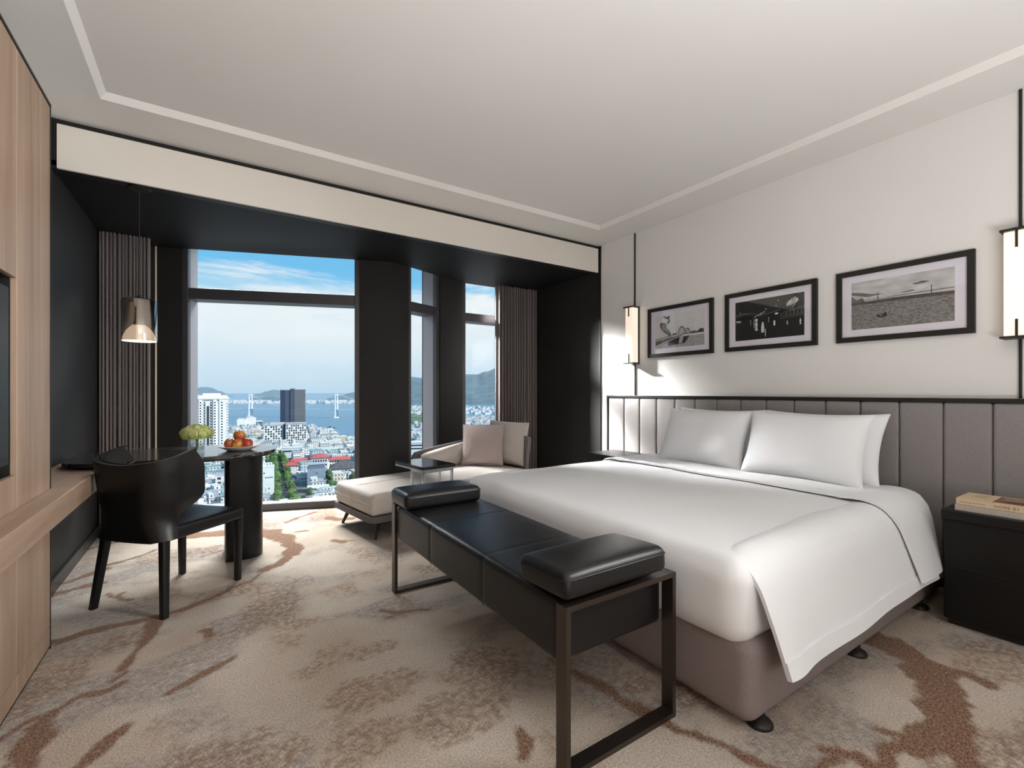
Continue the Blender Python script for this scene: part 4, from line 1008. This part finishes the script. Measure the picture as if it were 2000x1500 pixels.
# houses: prototypes then copies
def house_mat(name, col, win=(.06, .08, .10), px=2.7, pz=3.3):
    m = bpy.data.materials.new(name); m.use_nodes = True; T = m.node_tree; b = T.nodes['Principled BSDF']; lk = T.links.new
    t = T.nodes.new('ShaderNodeTexCoord'); sp = T.nodes.new('ShaderNodeSeparateXYZ'); lk(t.outputs['Object'], sp.inputs[0])
    def mth(op, a, c=None):
        n = T.nodes.new('ShaderNodeMath'); n.operation = op
        for i, q in enumerate((a, c)):
            if q is None: continue
            if isinstance(q, (int, float)): n.inputs[i].default_value = q
            else: lk(q, n.inputs[i])
        return n.outputs[0]
    h = mth('FRACT', mth('DIVIDE', mth('ADD', sp.outputs[0], sp.outputs[1]), px)); z = mth('FRACT', mth('DIVIDE', sp.outputs[2], pz))
    wv = mth('MULTIPLY', mth('MULTIPLY', mth('GREATER_THAN', h, .34), mth('LESS_THAN', h, .72)), mth('MULTIPLY', mth('GREATER_THAN', z, .30), mth('LESS_THAN', z, .72)))
    g = T.nodes.new('ShaderNodeNewGeometry'); s3 = T.nodes.new('ShaderNodeSeparateXYZ'); lk(g.outputs['Normal'], s3.inputs[0])
    wv = mth('MULTIPLY', wv, mth('LESS_THAN', s3.outputs[2], .5))
    n = T.nodes.new('ShaderNodeTexNoise'); n.inputs['Scale'].default_value = .35; n.inputs['Detail'].default_value = 5; lk(t.outputs['Object'], n.inputs[0])
    c0 = T.nodes.new('ShaderNodeMix'); c0.data_type = 'RGBA'; lk(n.outputs[0], c0.inputs[0]); c0.inputs[6].default_value = (*[c*.78 for c in col], 1); c0.inputs[7].default_value = (*[min(.9, c*1.1) for c in col], 1)
    c1 = T.nodes.new('ShaderNodeMix'); c1.data_type = 'RGBA'; lk(wv, c1.inputs[0]); lk(c0.outputs[2], c1.inputs[6]); c1.inputs[7].default_value = (*win, 1)
    lk(c1.outputs[2], b.inputs['Base Color']); b.inputs['Roughness'].default_value = .8; return m
WALLM = [house_mat('house_white', (.80, .81, .80)), house_mat('house_cream', (.68, .62, .50)), house_mat('house_pale_blue', (.50, .62, .66)), house_mat('house_grey', (.60, .62, .63)), house_mat('house_pale_green', (.56, .66, .58)), house_mat('house_pale_yellow', (.74, .68, .42))]
ROOFM = [mat('roof_grey_sheet', (.42, .44, .46), .6, var=.3, vscale=.3), mat('roof_white', (.72, .73, .72), .7, var=.15, vscale=.3), mat('roof_red_tile', (.42, .12, .09), .8, var=.3, vscale=.5), mat('roof_teal_sheet', (.30, .46, .44), .6, var=.25, vscale=.3), mat('roof_dark_tile', (.12, .115, .115), .8, var=.3, vscale=.5), mat('roof_blue_sheet', (.22, .36, .50), .6, var=.2, vscale=.4)]
WN = ['white', 'cream', 'pale blue', 'grey', 'pale green', 'pale yellow']; RN = ['flat grey roof', 'flat white parapet roof', 'red tiled roof', 'teal sheet roof', 'dark hipped roof', 'blue sheet roof']
DARKG = mat('dark_glass', (.03, .04, .05), .2)
def house_parts(w_, d_, h_, rk, r):
    a = M(); a.box(-w_/2, w_/2, -d_/2, d_/2, 0, h_)
    if r.random() < .6: a.box(-w_/2+.5, w_/2-.5, -d_/2-1.0, -d_/2, h_*.62, h_*.62+.9)                # balcony
    if r.random() < .5: a.box(-w_/2, -w_/2+w_*.45, -d_/2, d_/2, h_, h_+3.0)                           # stair tower
    b = M(); e = .5
    if rk in (2, 4):
        rh = min(w_, d_)*.34; A = [(-w_/2-e, -d_/2-e, h_), (w_/2+e, -d_/2-e, h_), (w_/2+e, d_/2+e, h_), (-w_/2-e, d_/2+e, h_)]
        if w_ > d_: A += [(-w_/2+d_*.4, 0, h_+rh), (w_/2-d_*.4, 0, h_+rh)]; f = [(0, 1, 5, 4), (1, 2, 5), (2, 3, 4, 5), (3, 0, 4), (3, 2, 1, 0)]
        else: A += [(0, -d_/2+w_*.4, h_+rh), (0, d_/2-w_*.4, h_+rh)]; f = [(0, 1, 4), (1, 2, 5, 4), (2, 3, 5), (3, 0, 4, 5), (3, 2, 1, 0)]
        b.add(A, f)
    elif rk in (3, 5, 0):
        sl = r.uniform(.5, 1.6); b.add([(-w_/2-e, -d_/2-e, h_+.1), (w_/2+e, -d_/2-e, h_+.1), (w_/2+e, d_/2+e, h_+sl), (-w_/2-e, d_/2+e, h_+sl), (-w_/2-e, -d_/2-e, h_+.4), (w_/2+e, -d_/2-e, h_+.4), (w_/2+e, d_/2+e, h_+sl+.3), (-w_/2-e, d_/2+e, h_+sl+.3)], [(0, 3, 2, 1), (4, 5, 6, 7), (0, 1, 5, 4), (1, 2, 6, 5), (2, 3, 7, 6), (3, 0, 4, 7)])
        if r.random() < .6: b.box(w_*.1, w_*.3, -1, 1, h_, h_+2.4)
    else:
        for q in ((-w_/2, w_/2, -d_/2, -d_/2+.3), (-w_/2, w_/2, d_/2-.3, d_/2), (-w_/2, -w_/2+.3, -d_/2, d_/2), (w_/2-.3, w_/2, -d_/2, d_/2)): b.box(*q, h_, h_+1.1)
        b.box(-w_/2, w_/2, -d_/2, d_/2, h_, h_+.12); b.box(w_*.12, w_*.34, d_*.05, d_*.3, h_, h_+2.2).box(-w_*.3, -w_*.18, -d_*.2, -d_*.05, h_, h_+1.6)
    return a, b
rc = random.Random(23); PROTO = []
for k in range(30):
    w_, d_ = rc.uniform(6.5, 13), rc.uniform(9, 15); h_ = rc.choice((6.6, 9.9, 9.9, 13.2, 13.2, 16.5)); wk = rc.choice((0, 0, 0, 0, 0, 0, 1, 2, 3, 4, 5, 0)); rk = rc.choice((0, 0, 1, 1, 1, 1, 1, 2, 3, 3, 4, 5, 0, 0))
    a, b = house_parts(w_, d_, h_, rk, rc)
    PROTO.append((a.mesh('house', WALLM[wk]), b.mesh('roof', ROOFM[rk]), wk, rk, h_, a, b))
def az(p): return math.atan2(p[0], p[1])
def inpoly(x, y, P):
    c = False
    for (x1, y1), (x2, y2) in zip(P, P[1:]+P[:1]):
        if (y1 > y) != (y2 > y) and x < (x2-x1)*(y-y1)/(y2-y1)+x1: c = not c
    return c
BLOCK = [(-1, 700, 32), (167, 1216, 44), (89, 850, 24), (112, 820, 26), (41, 440, 13), (101, 566, 36), (85, 470, 15), (77, 415, 14), (119, 505, 20), (95, 697, 20), (136, 688, 26), (38, 1141, 14), (78, 1485, 40), (9, 478, 12), (221, 550, 22)]
def street_x(y): return 47+(y-360)*.088
spots = []
r_ = 318.
while r_ < 1500:
    st_ = 15.5 if r_ < 700 else 19
    dphi = st_/r_; ph_ = -.34
    while ph_ < .80:
        x = r_*math.sin(ph_)+rc.uniform(-3, 3); y = r_*math.cos(ph_)+rc.uniform(-3, 3); ph_ += dphi
        if not inpoly(x, y, [p for p in land]) or any(math.hypot(x-a, y-b) < c+5 for a, b, c in BLOCK): continue
        if 330 < y < 720 and abs(x-street_x(y)) < 15: continue
        if rc.random() < .07: continue
        spots.append((x, y))
    r_ += st_*1.05
def in_view(x, y):
    D = x*F2[0]+y*F2[1]; u = 1000+899*(x*F2[1]-y*F2[0])/D; v = 765+899*82/D
    return (372 < u < 698 and v < 990) or (800 < u < 836 and v < 900) or (908 < u < 968 and v < 850)
vis = sorted([p for p in spots if in_view(*p)], key=lambda p: math.hypot(*p))
near, near_set = vis[:270], set(vis[:270])
LMK = [('white tower', -1, 700), ('grid-fronted hotel', 100, 835), ('blank white slab', 41, 440), ('red-roofed school', 101, 566), ('blue-grey block', 85, 470), ('warehouse', 77, 415), ('dark hipped roof', 119, 505), ('pale band-windowed hall', 95, 697), ('green-roofed hall', 136, 688), ('coastal hotel', 78, 1230), ('block in the narrow window', 221, 550), ('dark tower', 167, 1216)]
def where(x, y):
    n_, a, b = min(LMK, key=lambda q: math.hypot(x-q[1], y-q[2])); dx = math.atan2(x, y)-math.atan2(a, b); dr_ = math.hypot(x, y)-math.hypot(a, b)
    if abs(dr_) < 18: return ('left of' if dx < 0 else 'right of')+' the '+n_
    far_ = 'just ' if abs(dr_) < 50 else 'well '
    return far_+('behind' if dr_ > 0 else 'in front of')+' the '+n_
made = {}
for (x, y) in near:
    k = rc.randrange(len(PROTO)); pm_, rm_, wk, rk, h_, a, b = PROTO[k]
    lab_ = '%s %s house with %s %s' % ({6.6: 'two-storey', 9.9: 'three-storey', 13.2: 'four-storey', 16.5: 'five-storey'}[h_], WN[wk], RN[rk], where(x, y))
    if len(lab_.split()) > 15: lab_ = lab_.split(' ', 1)[1]
    o = bpy.data.objects.new('house', pm_); COL.objects.link(o); o.location = (x, y, GZ); o.rotation_euler = (0, 0, -az((x, y))*.6+rc.choice((0, 1.5708, 3.1416, -1.5708))+rc.gauss(.15, .10))
    tag(o, lab_, 'house', 'houses of the city below')
    q = bpy.data.objects.new('roof', rm_); COL.objects.link(q); q.parent = o
bins = {}
for (x, y) in spots:
    if (x, y) in near_set: continue
    pm_, rm_, wk, rk, h_, a, b = PROTO[rc.randrange(len(PROTO))]
    mt = Matrix.Translation((x, y, GZ)) @ Matrix.Rotation(-az((x, y))*.6+rc.gauss(.15, .10), 4, 'Z')
    for src, key in ((a, ('w', wk)), (b, ('r', rk))):
        bins.setdefault(key, M()).add([mt @ Vector(v) for v in src.v], src.f)
hs = thing('distant_houses', 'mass of small distant houses filling the rest of the city', 'houses', (0, 800, GZ), 0, None, 'stuff')
for key, mm in bins.items():
    o = mm.build('walls' if key[0] == 'w' else 'roofs', WALLM[key[1]] if key[0] == 'w' else ROOFM[key[1]], hs); o['kind'] = 'stuff'
# far strip of buildings along the other shores
mm = M()
for i in range(420):
    t_ = rc.random(); px = rc.uniform(372, 700); c = pt(px, 788, rc.uniform(3500, 3700)); s_ = rc.uniform(6, 16); h_ = rc.choice((6, 8, 10, 14, 22))
    mm.box(c[0]-s_, c[0]+s_, c[1]-s_, c[1]+s_, -90, -86+h_)
for i in range(260):
    c = pt(rc.uniform(780, 1000), 800, rc.uniform(1750, 2250) if rc.random() < .6 else rc.uniform(2300, 2700)); s_ = rc.uniform(4, 9); h_ = rc.choice((5, 6, 8, 10))
    mm.box(c[0]-s_, c[0]+s_, c[1]-s_, c[1]+s_, -90, GZ+h_)
tag(mm.build('far_shore_buildings', mat('far_white_buildings', (.66, .67, .66), .8)), 'pale line of tiny buildings along the far shore', 'buildings', None, 'stuff')

# trees
LEAFM = [mat('leaf_green', (.10, .20, .05), .85, var=.5, vscale=.8, detail=6), mat('leaf_dark', (.06, .12, .04), .85, var=.5, vscale=.8, detail=6)]
BARK = mat('bark', (.09, .065, .045), .9)
TP = []
for k in range(4):
    bm = bmesh.new(); bmesh.ops.create_icosphere(bm, subdivisions=3, radius=1)
    for v in bm.verts:
        n_ = noise.fractal((v.co.x*1.6+k*9, v.co.y*1.6, v.co.z*1.6), 1., 2., 4); v.co *= 1+.42*n_; v.co.z = v.co.z*1.0+1.55
    me_ = bpy.data.meshes.new('crown'); bm.to_mesh(me_); bm.free(); me_.materials.append(LEAFM[k % 2])
    TP.append((me_, M().cyl((0, 0, 0), (0, 0, 1.2), .12, .08, 8).mesh('trunk', BARK)))
def tree(x, y, s_, lab, grp):
    cm, tm = rc.choice(TP); t = bpy.data.objects.new('tree', cm); COL.objects.link(t); t.location = (x, y, GZ); t.scale = (s_, s_, s_*rc.uniform(.8, 1.1)); t.rotation_euler = (0, 0, rc.uniform(0, 6.28))
    tag(t, lab, 'tree', grp); u = bpy.data.objects.new('trunk', tm); COL.objects.link(u); u.parent = t
for i in range(38):
    y = 372+i*9.2
    for sgn in (-1, 1): tree(street_x(y)+sgn*rc.uniform(4.6, 6.2), y+rc.uniform(-2, 2), rc.uniform(2.6, 4.2), 'street tree %s of the avenue, %s' % ('left' if sgn < 0 else 'right', where(street_x(y), y)), 'trees along the avenue')
n_t = 0
for i in range(900):
    r2 = rc.uniform(340, 1050); p2 = rc.uniform(-.06, .30); x, y = r2*math.sin(p2), r2*math.cos(p2)
    if not in_view(x, y) or not inpoly(x, y, land) or any(math.hypot(x-a, y-b) < c for a, b, c in BLOCK) or (y < 720 and abs(x-street_x(y)) < 12) or n_t > 75: continue
    if min(math.hypot(x-a, y-b) for a, b in near) < 6.0: continue
    n_t += 1; tree(x, y, rc.uniform(2.6, 5.4), 'green tree among the houses '+where(x, y), 'trees between the houses')
# avenue
mm = M(); mm.prism([(street_x(340)-5, 340), (street_x(340)+5, 340), (street_x(740)+5, 740), (street_x(740)-5, 740)], GZ, GZ+.15)
struct(mm.build('road', mat('asphalt', (.16, .165, .17), .85)), 'straight tree-lined avenue running away below', 'road')

def landmark(name, label, x, y, yaw_extra=0.):
    return thing(name, label, 'building', (x, y, GZ), -az((x, y))+yaw_extra)
CONC = mat('white_render', (.78, .79, .79), .7, var=.06, vscale=.1); GREYB = mat('grey_render', (.50, .51, .52), .7, var=.06, vscale=.1)
PBLUE = mat('pale_blue_render', (.62, .72, .78), .7, var=.05, vscale=.1)
def stuff(o): o['kind'] = 'stuff'; return o
# white tower
T1 = landmark('apartment_tower', 'tall white apartment tower with a stepped crown behind the flowers', -.5, 706)
M().box(-20, 20, -13, 13, 0, 83).box(-20, -14, -15, -13, 0, 80).box(-11, -7.5, -15, -13, 0, 80).box(4, 7.5, -15, -13, 0, 80).box(10.5, 20, -15, -13, 0, 80).build('body', CONC, T1, None, True)
M().box(-21, 21, -15.5, 14, 80.5, 83.5).box(-19, 19, -14, 12, 83.5, 85.5).box(-7, 12, -12, 8, 85.5, 88).build('crown', CONC, T1, None, True)
M().box(-2.6, -.4, -13.6, -12.9, 2, 72).build('stair_window', DARKG, T1, None, True)
mm = M()
for fl_ in range(22):
    z = 3+fl_*3.45
    for x in (-17, -9.3, -5.2, 1.6, 5.7, 13.2): mm.box(x-.85, x+.85, -15.12 if x in (-17, -9.3, 5.7, 13.2) else -13.12, -12.8, z, z+1.6)
    for yy in (-9, -3, 3, 9): mm.box(19.9, 20.12, yy-1, yy+1, z, z+1.6)
stuff(mm.build('windows', DARKG, T1, None, True))
mm = M()
for fl_ in range(22): mm.box(18.4, 20.9, -15.6, -13, 2+fl_*3.45, 3.0+fl_*3.45).box(-8.0, -3.4, -13.9, -13, 2+fl_*3.45, 2.9+fl_*3.45).box(.6, 3.6, -13.9, -13, 2+fl_*3.45, 2.9+fl_*3.45)
stuff(mm.build('balconies', GREYB, T1, None, True))
# dark tower
T2 = landmark('office_tower', 'dark blue glass tower standing at the water edge', 167, 1216)
M().box(-27, -6, -14, 14, 0, 94).box(-6, 3, -16, 14, 0, 96.5).build('dark_wing', mat('navy_glass', (.035, .055, .10), .25), T2, None, True)
M().box(3, 27, -15, 14, 0, 95).build('grey_wing', mat('slate_cladding', (.09, .105, .13), .4), T2, None, True)
mm = M()
for fl_ in range(30):
    z = 3+fl_*3.05
    for k in range(8): x = 4.2+k*2.85; mm.box(x, x+1.5, -15.15, -15, z, z+1.5)
    for k in range(3): x = -15+k*3.3; mm.box(x, x+1.3, -14.15, -14, z, z+1.3)
    mm.box(-5, 2, -16.15, -16, z, z+.5)
stuff(mm.build('window_bands', mat('tower_trim', (.30, .31, .31), .5), T2, None, True))
M().box(-6, 6, -6, 6, 94, 99).box(-27, -25.4, -14, -12, 92, 96).box(25.2, 27, -14, -12, 92, 97).build('roof_plant', mat('pale_trim', (.45, .48, .52), .6), T2, None, True)
# hotel with grid facade, two wings
T3 = landmark('hotel_block', 'white grid-fronted hotel block in front of the dark tower', 101, 835)
M().box(-28, -1, -8, 12, 0, 36).build('wing', CONC, T3, None, True); M().box(3, 33, -14, 10, 0, 38).build('wing', CONC, T3, None, True); M().box(-1, 3, -9, 9, 0, 37).build('glass_link', mat('blue_glass', (.03, .07, .13), .2), T3, None, True)
mm = M()
for rw in range(9):
    for k in range(7):
        if (rw+k) % 4 != 1: mm.box(-26.6+k*3.7, -24.3+k*3.7, -8.15, -7.9, 2.2+rw*3.7, 4.8+rw*3.7)
    for k in range(9):
        if (rw*2+k) % 5 != 2: mm.box(4.0+k*3.3, 6.0+k*3.3, -14.15, -13.9, 2.2+rw*3.9, 5.0+rw*3.9)
stuff(mm.build('windows', DARKG, T3, None, True))
M().box(-28.5, -.5, -9, 12, 36, 37).box(2.5, 33.5, -15, 10, 38, 39).box(-20, 2, -2, 6, 37, 40).build('roof', GREYB, T3, None, True)
# blank white slab building
T4 = landmark('slab_building', 'narrow blank white slab building beside the avenue', 40.7, 440)
M().box(-5.2, 5.2, -6, 6, 0, 26.5).build('body', mat('pale_aqua_render', (.74, .82, .80), .7, var=.04, vscale=.2), T4, None, True)
M().box(-5.4, 5.4, -6.2, 6.2, 26.5, 27.2).box(-5.0, -2, -3, 3, 27.2, 29).build('parapet', CONC, T4, None, True)
for x, z in ((-2.4, 22), (-1.1, 18.2), (.5, 18.2), (2, 18.2), (3.5, 18.2), (1.2, 9), (1.2, 5)): M().box(x-.45, x+.45, -6.1, -5.95, z-.5, z+.5).build('window', DARKG, T4, None, True)
# school with red roofs
T5 = landmark('school_building', 'long white building with red tiled roofs and a raised centre', 106, 566)
REDR = ROOFM[2]
def hip(m, x0, x1, y0, y1, z, h_): 
    d = (y1-y0)/2; return m.add([(x0, y0, z), (x1, y0, z), (x1, y1, z), (x0, y1, z), (x0+d, y0+d, z+h_), (x1-d, y0+d, z+h_)], [(0, 1, 5, 4), (1, 2, 5), (2, 3, 4, 5), (3, 0, 4), (3, 2, 1, 0)])
M().box(-33, 33, -5, 6, 0, 11).box(-9, 9, -10, 6, 0, 15).box(-36, -24, -16, 6, 0, 9).build('body', CONC, T5, None, True)
for a in ((-34, -8, -6.5, 7, 11, 3.5), (8, 34, -6.5, 7, 11, 3.5), (-10.5, 10.5, -11.5, 7.5, 15, 4.5), (-37.5, -20, -17.5, 2, 9.1, 4)): hip(M(), *a).build('roof', mat('coral_red_tile', (.55, .13, .12), .8, var=.25, vscale=.5), T5, None, True)
mm = M()
for rw in range(3):
    for k in range(9):
        for sx in (-1, 1): mm.box(sx*(11.5+k*2.5)-.8, sx*(11.5+k*2.5)+.8, -5.12, -4.9, 1.2+rw*3.5, 3.0+rw*3.5)
    for k in range(6): mm.box(-7.2+k*2.6, -5.6+k*2.6, -10.12, -9.9, 1.2+rw*4.6, 3.4+rw*4.6)
stuff(mm.build('windows', DARKG, T5, None, True))
# blue-grey building
T6 = landmark('office_block', 'blue-grey blank-sided block below the red-roofed building', 85.5, 472)
M().box(-8, 8, -7, 7, 0, 17).build('body', mat('blue_grey_render', (.27, .34, .42), .7, var=.08, vscale=.2), T6, None, True)
M().box(-7.2, 7.2, -6, 6.5, 17, 21).build('upper_storey', mat('blue_grey_glass', (.16, .22, .28), .3), T6, None, True); M().box(-7.8, 7.8, -6.6, 7, 21, 21.6).build('roof', GREYB, T6, None, True)
for z in (12.5, 9, 5.5): M().box(-.5, .5, -7.1, -6.9, z, z+.9).build('window', DARKG, T6, None, True)
# warehouse
T7 = landmark('warehouse', 'low pale blue warehouse with a white roof near the window sill', 77, 417)
M().box(-8, 8, -7, 7, 0, 8).build('body', PBLUE, T7, None, True)
M().add([(-8.6, -7.6, 8), (8.6, -7.6, 8), (8.6, 7.6, 8), (-8.6, 7.6, 8), (-8.6, 0, 11), (8.6, 0, 11)], [(0, 1, 5, 4), (1, 2, 5), (2, 3, 4, 5), (3, 0, 4), (3, 2, 1, 0)]).build('roof', ROOFM[1], T7, None, True)
for x in (-5, 0, 5): M().box(x-.6, x+.6, -7.1, -6.9, 4.5, 5.7).build('window', DARKG, T7, None, True)
# dark hipped roof building
T8 = landmark('hall_building', 'cream building with a big dark hipped roof by the pier', 120, 507)
M().box(-14, 14, -9, 9, 0, 10).build('body', mat('cream_render', (.72, .69, .62), .75), T8, None, True); hip(M(), -15.5, 15.5, -10.5, 10.5, 10, 7).build('roof', ROOFM[4], T8, None, True)
mm = M()
for rw in range(2):
    for k in range(8): mm.box(-12.6+k*3.3, -11+k*3.3, -9.12, -8.9, 2+rw*4, 4+rw*4)
stuff(mm.build('windows', DARKG, T8, None, True))
T9 = landmark('hall_building', 'pale building with a long dark window band behind the desk end', 95, 697)
M().box(-13.5, 13.5, -8, 8, 0, 13).build('body', PBLUE, T9, None, True); M().box(-14, 14, -8.5, 8.5, 13, 13.8).build('roof', ROOFM[1], T9, None, True); M().box(-12.5, 12.5, -8.15, -7.9, 8, 10).build('window_band', DARKG, T9, None, True)
T10 = landmark('market_hall', 'long low hall with pale green roof behind the red roofs', 136, 688)
M().box(-21, 21, -9, 9, 0, 9).build('body', CONC, T10, None, True); hip(M(), -22, 22, -10, 10, 9, 3).build('roof', mat('pale_green_sheet', (.55, .66, .58), .6), T10, None, True); M().box(-19, 19, -9.1, -8.9, 4, 6.4).build('window_band', DARKG, T10, None, True)
T11 = landmark('coastal_hotel', 'white coastal hotel wings at the bay shore left of the dark tower', 78, 1230)
M().box(-26, -8, -9, 9, 0, 26).box(-8, 12, -7, 9, 0, 30).box(12, 26, -6, 9, 0, 22).build('body', CONC, T11, None, True); M().box(12.5, 25.5, -6.2, -5.9, 3, 20).build('glass_front', mat('hotel_glass', (.12, .18, .22), .3), T11, None, True)
M().box(-24, -10, -5, 5, 26, 29).box(-4, 8, -4, 5, 30, 33).build('roof_plant', GREYB, T11, None, True)
T12 = landmark('apartment_block', 'white five-storey block with paired dark windows beside the desk column', 9, 478)
M().box(-5, 5, -5, 5, 0, 17).build('body', CONC, T12, None, True); M().box(-5.3, 5.3, -5.3, 5.3, 17, 17.8).build('roof', GREYB, T12, None, True)
for rw in range(4):
    for x in (-2.2, 2.6): M().box(x-1.3 if x < 0 else x-.7, x+1.3 if x < 0 else x+.7, -5.1, -4.9, 2+rw*3.9, 4+rw*3.9).build('window', DARKG, T12, None, True)
T13 = landmark('apartment_block', 'white block with balconies seen through the narrow window', 224, 552)
M().box(-14, 14, -8, 8, 0, 26).build('body', CONC, T13, None, True); M().box(-3, 15, -10, 8, 0, 14).build('wing', PBLUE, T13, None, True); M().box(-14.5, 14.5, -8.5, 8.5, 26, 27).build('roof', CONC, T13, None, True)
for z in (5, 9, 18, 22): M().box(-12, 12, -8.15 if z > 15 else -10.15, -7.9, z, z+1.7).build('window_band', DARKG, T13, None, True)

# suspension bridge
br = thing('suspension_bridge', 'white suspension bridge crossing the bay', 'bridge', (246, 1800, -90))
WHT = mat('bridge_white', (.78, .79, .80), .6)
ta, tb = Vector((123, 1921, -90)), Vector((369, 1681, -90)); dr = (tb-ta).normalized(); sd_ = Vector((-dr.y, dr.x, 0))
e0 = ta-dr*330; e1 = tb+dr*330
for p in (ta, tb):
    m = M()
    for k in (-1, 1): q = p+sd_*8*k; m.cyl(q, q+Vector((0, 0, 84))-sd_*1.5*k, 3.4, 2.4, 8)
    for z in (26, 55, 80): m.tube([p+sd_*-8+Vector((0, 0, z)), p+sd_*8+Vector((0, 0, z))], 1.6, 6)
    m.cyl(p-Vector((0, 0, 1)), p+Vector((0, 0, 4)), 16, 14, 12); m.build('tower', WHT, br)
dk = M(); n0 = len(dk.v)
pa, pb = e0+Vector((0, 0, 27)), e1+Vector((0, 0, 27))
dk.add([pa-sd_*8, pb-sd_*8, pb+sd_*8, pa+sd_*8, pa-sd_*8+Vector((0, 0, 3)), pb-sd_*8+Vector((0, 0, 3)), pb+sd_*8+Vector((0, 0, 3)), pa+sd_*8+Vector((0, 0, 3))], [(0, 3, 2, 1), (4, 5, 6, 7), (0, 1, 5, 4), (1, 2, 6, 5), (2, 3, 7, 6), (3, 0, 4, 7)]); dk.build('deck', WHT, br)
for k in (-1, 1):
    o_ = sd_*7*k; P_ = [e0+dr*150+o_+Vector((0, 0, 30)), ta+o_+Vector((0, 0, 84))]
    P_ += [ta.lerp(tb, i/16)+o_+Vector((0, 0, 34+50*(2*i/16-1)**2)) for i in range(1, 16)]+[tb+o_+Vector((0, 0, 84)), e1-dr*150+o_+Vector((0, 0, 30))]
    M().tube(P_, .5, 5).build('cable', WHT, br)
for i, (x, y) in enumerate(((232, 1333), (254, 1234), (257, 1193))):
    b_ = thing('fishing_boat', ('small dark boat on the bay farthest from the shore', 'dark fishing boat on the bay between two others', 'small dark boat on the bay closest to the shore')[i], 'boat', (x, y, -90), .6*i, 'boats on the bay')
    M().add([(-7, 0, 1.8), (-4, -2, 1.5), (6, -1.8, 1.5), (7, 0, 1.6), (6, 1.8, 1.5), (-4, 2, 1.5), (-6, 0, -.3), (6, 0, -.3)], [(0, 1, 2, 3, 4, 5), (0, 6, 1), (1, 6, 7, 2), (2, 7, 3), (3, 7, 4), (4, 7, 6, 5), (5, 6, 0)]).build('hull', mat('boat_dark', (.03, .04, .05), .6), b_, None, True)
    M().box(1, 4.5, -1.2, 1.2, 1.5, 3.6).build('cabin', mat('boat_cabin', (.2, .22, .25), .6), b_, None, True)

# thin sea haze over the far water and hills
hz = bpy.data.materials.new('sea_haze'); hz.use_nodes = True; T = hz.node_tree; T.nodes.clear()
vs_ = T.nodes.new('ShaderNodeVolumeScatter'); vs_.inputs['Color'].default_value = (.82, .92, 1, 1); vs_.inputs['Density'].default_value = .00011; vs_.inputs['Anisotropy'].default_value = 0
om = T.nodes.new('ShaderNodeOutputMaterial'); T.links.new(vs_.outputs[0], om.inputs['Volume'])
hzo = M().box(-5000, 9000, 1300, 6400, -92, 330).build('haze', hz); tag(hzo, 'thin pale haze lying over the bay and far hills', 'haze', None, 'stuff')
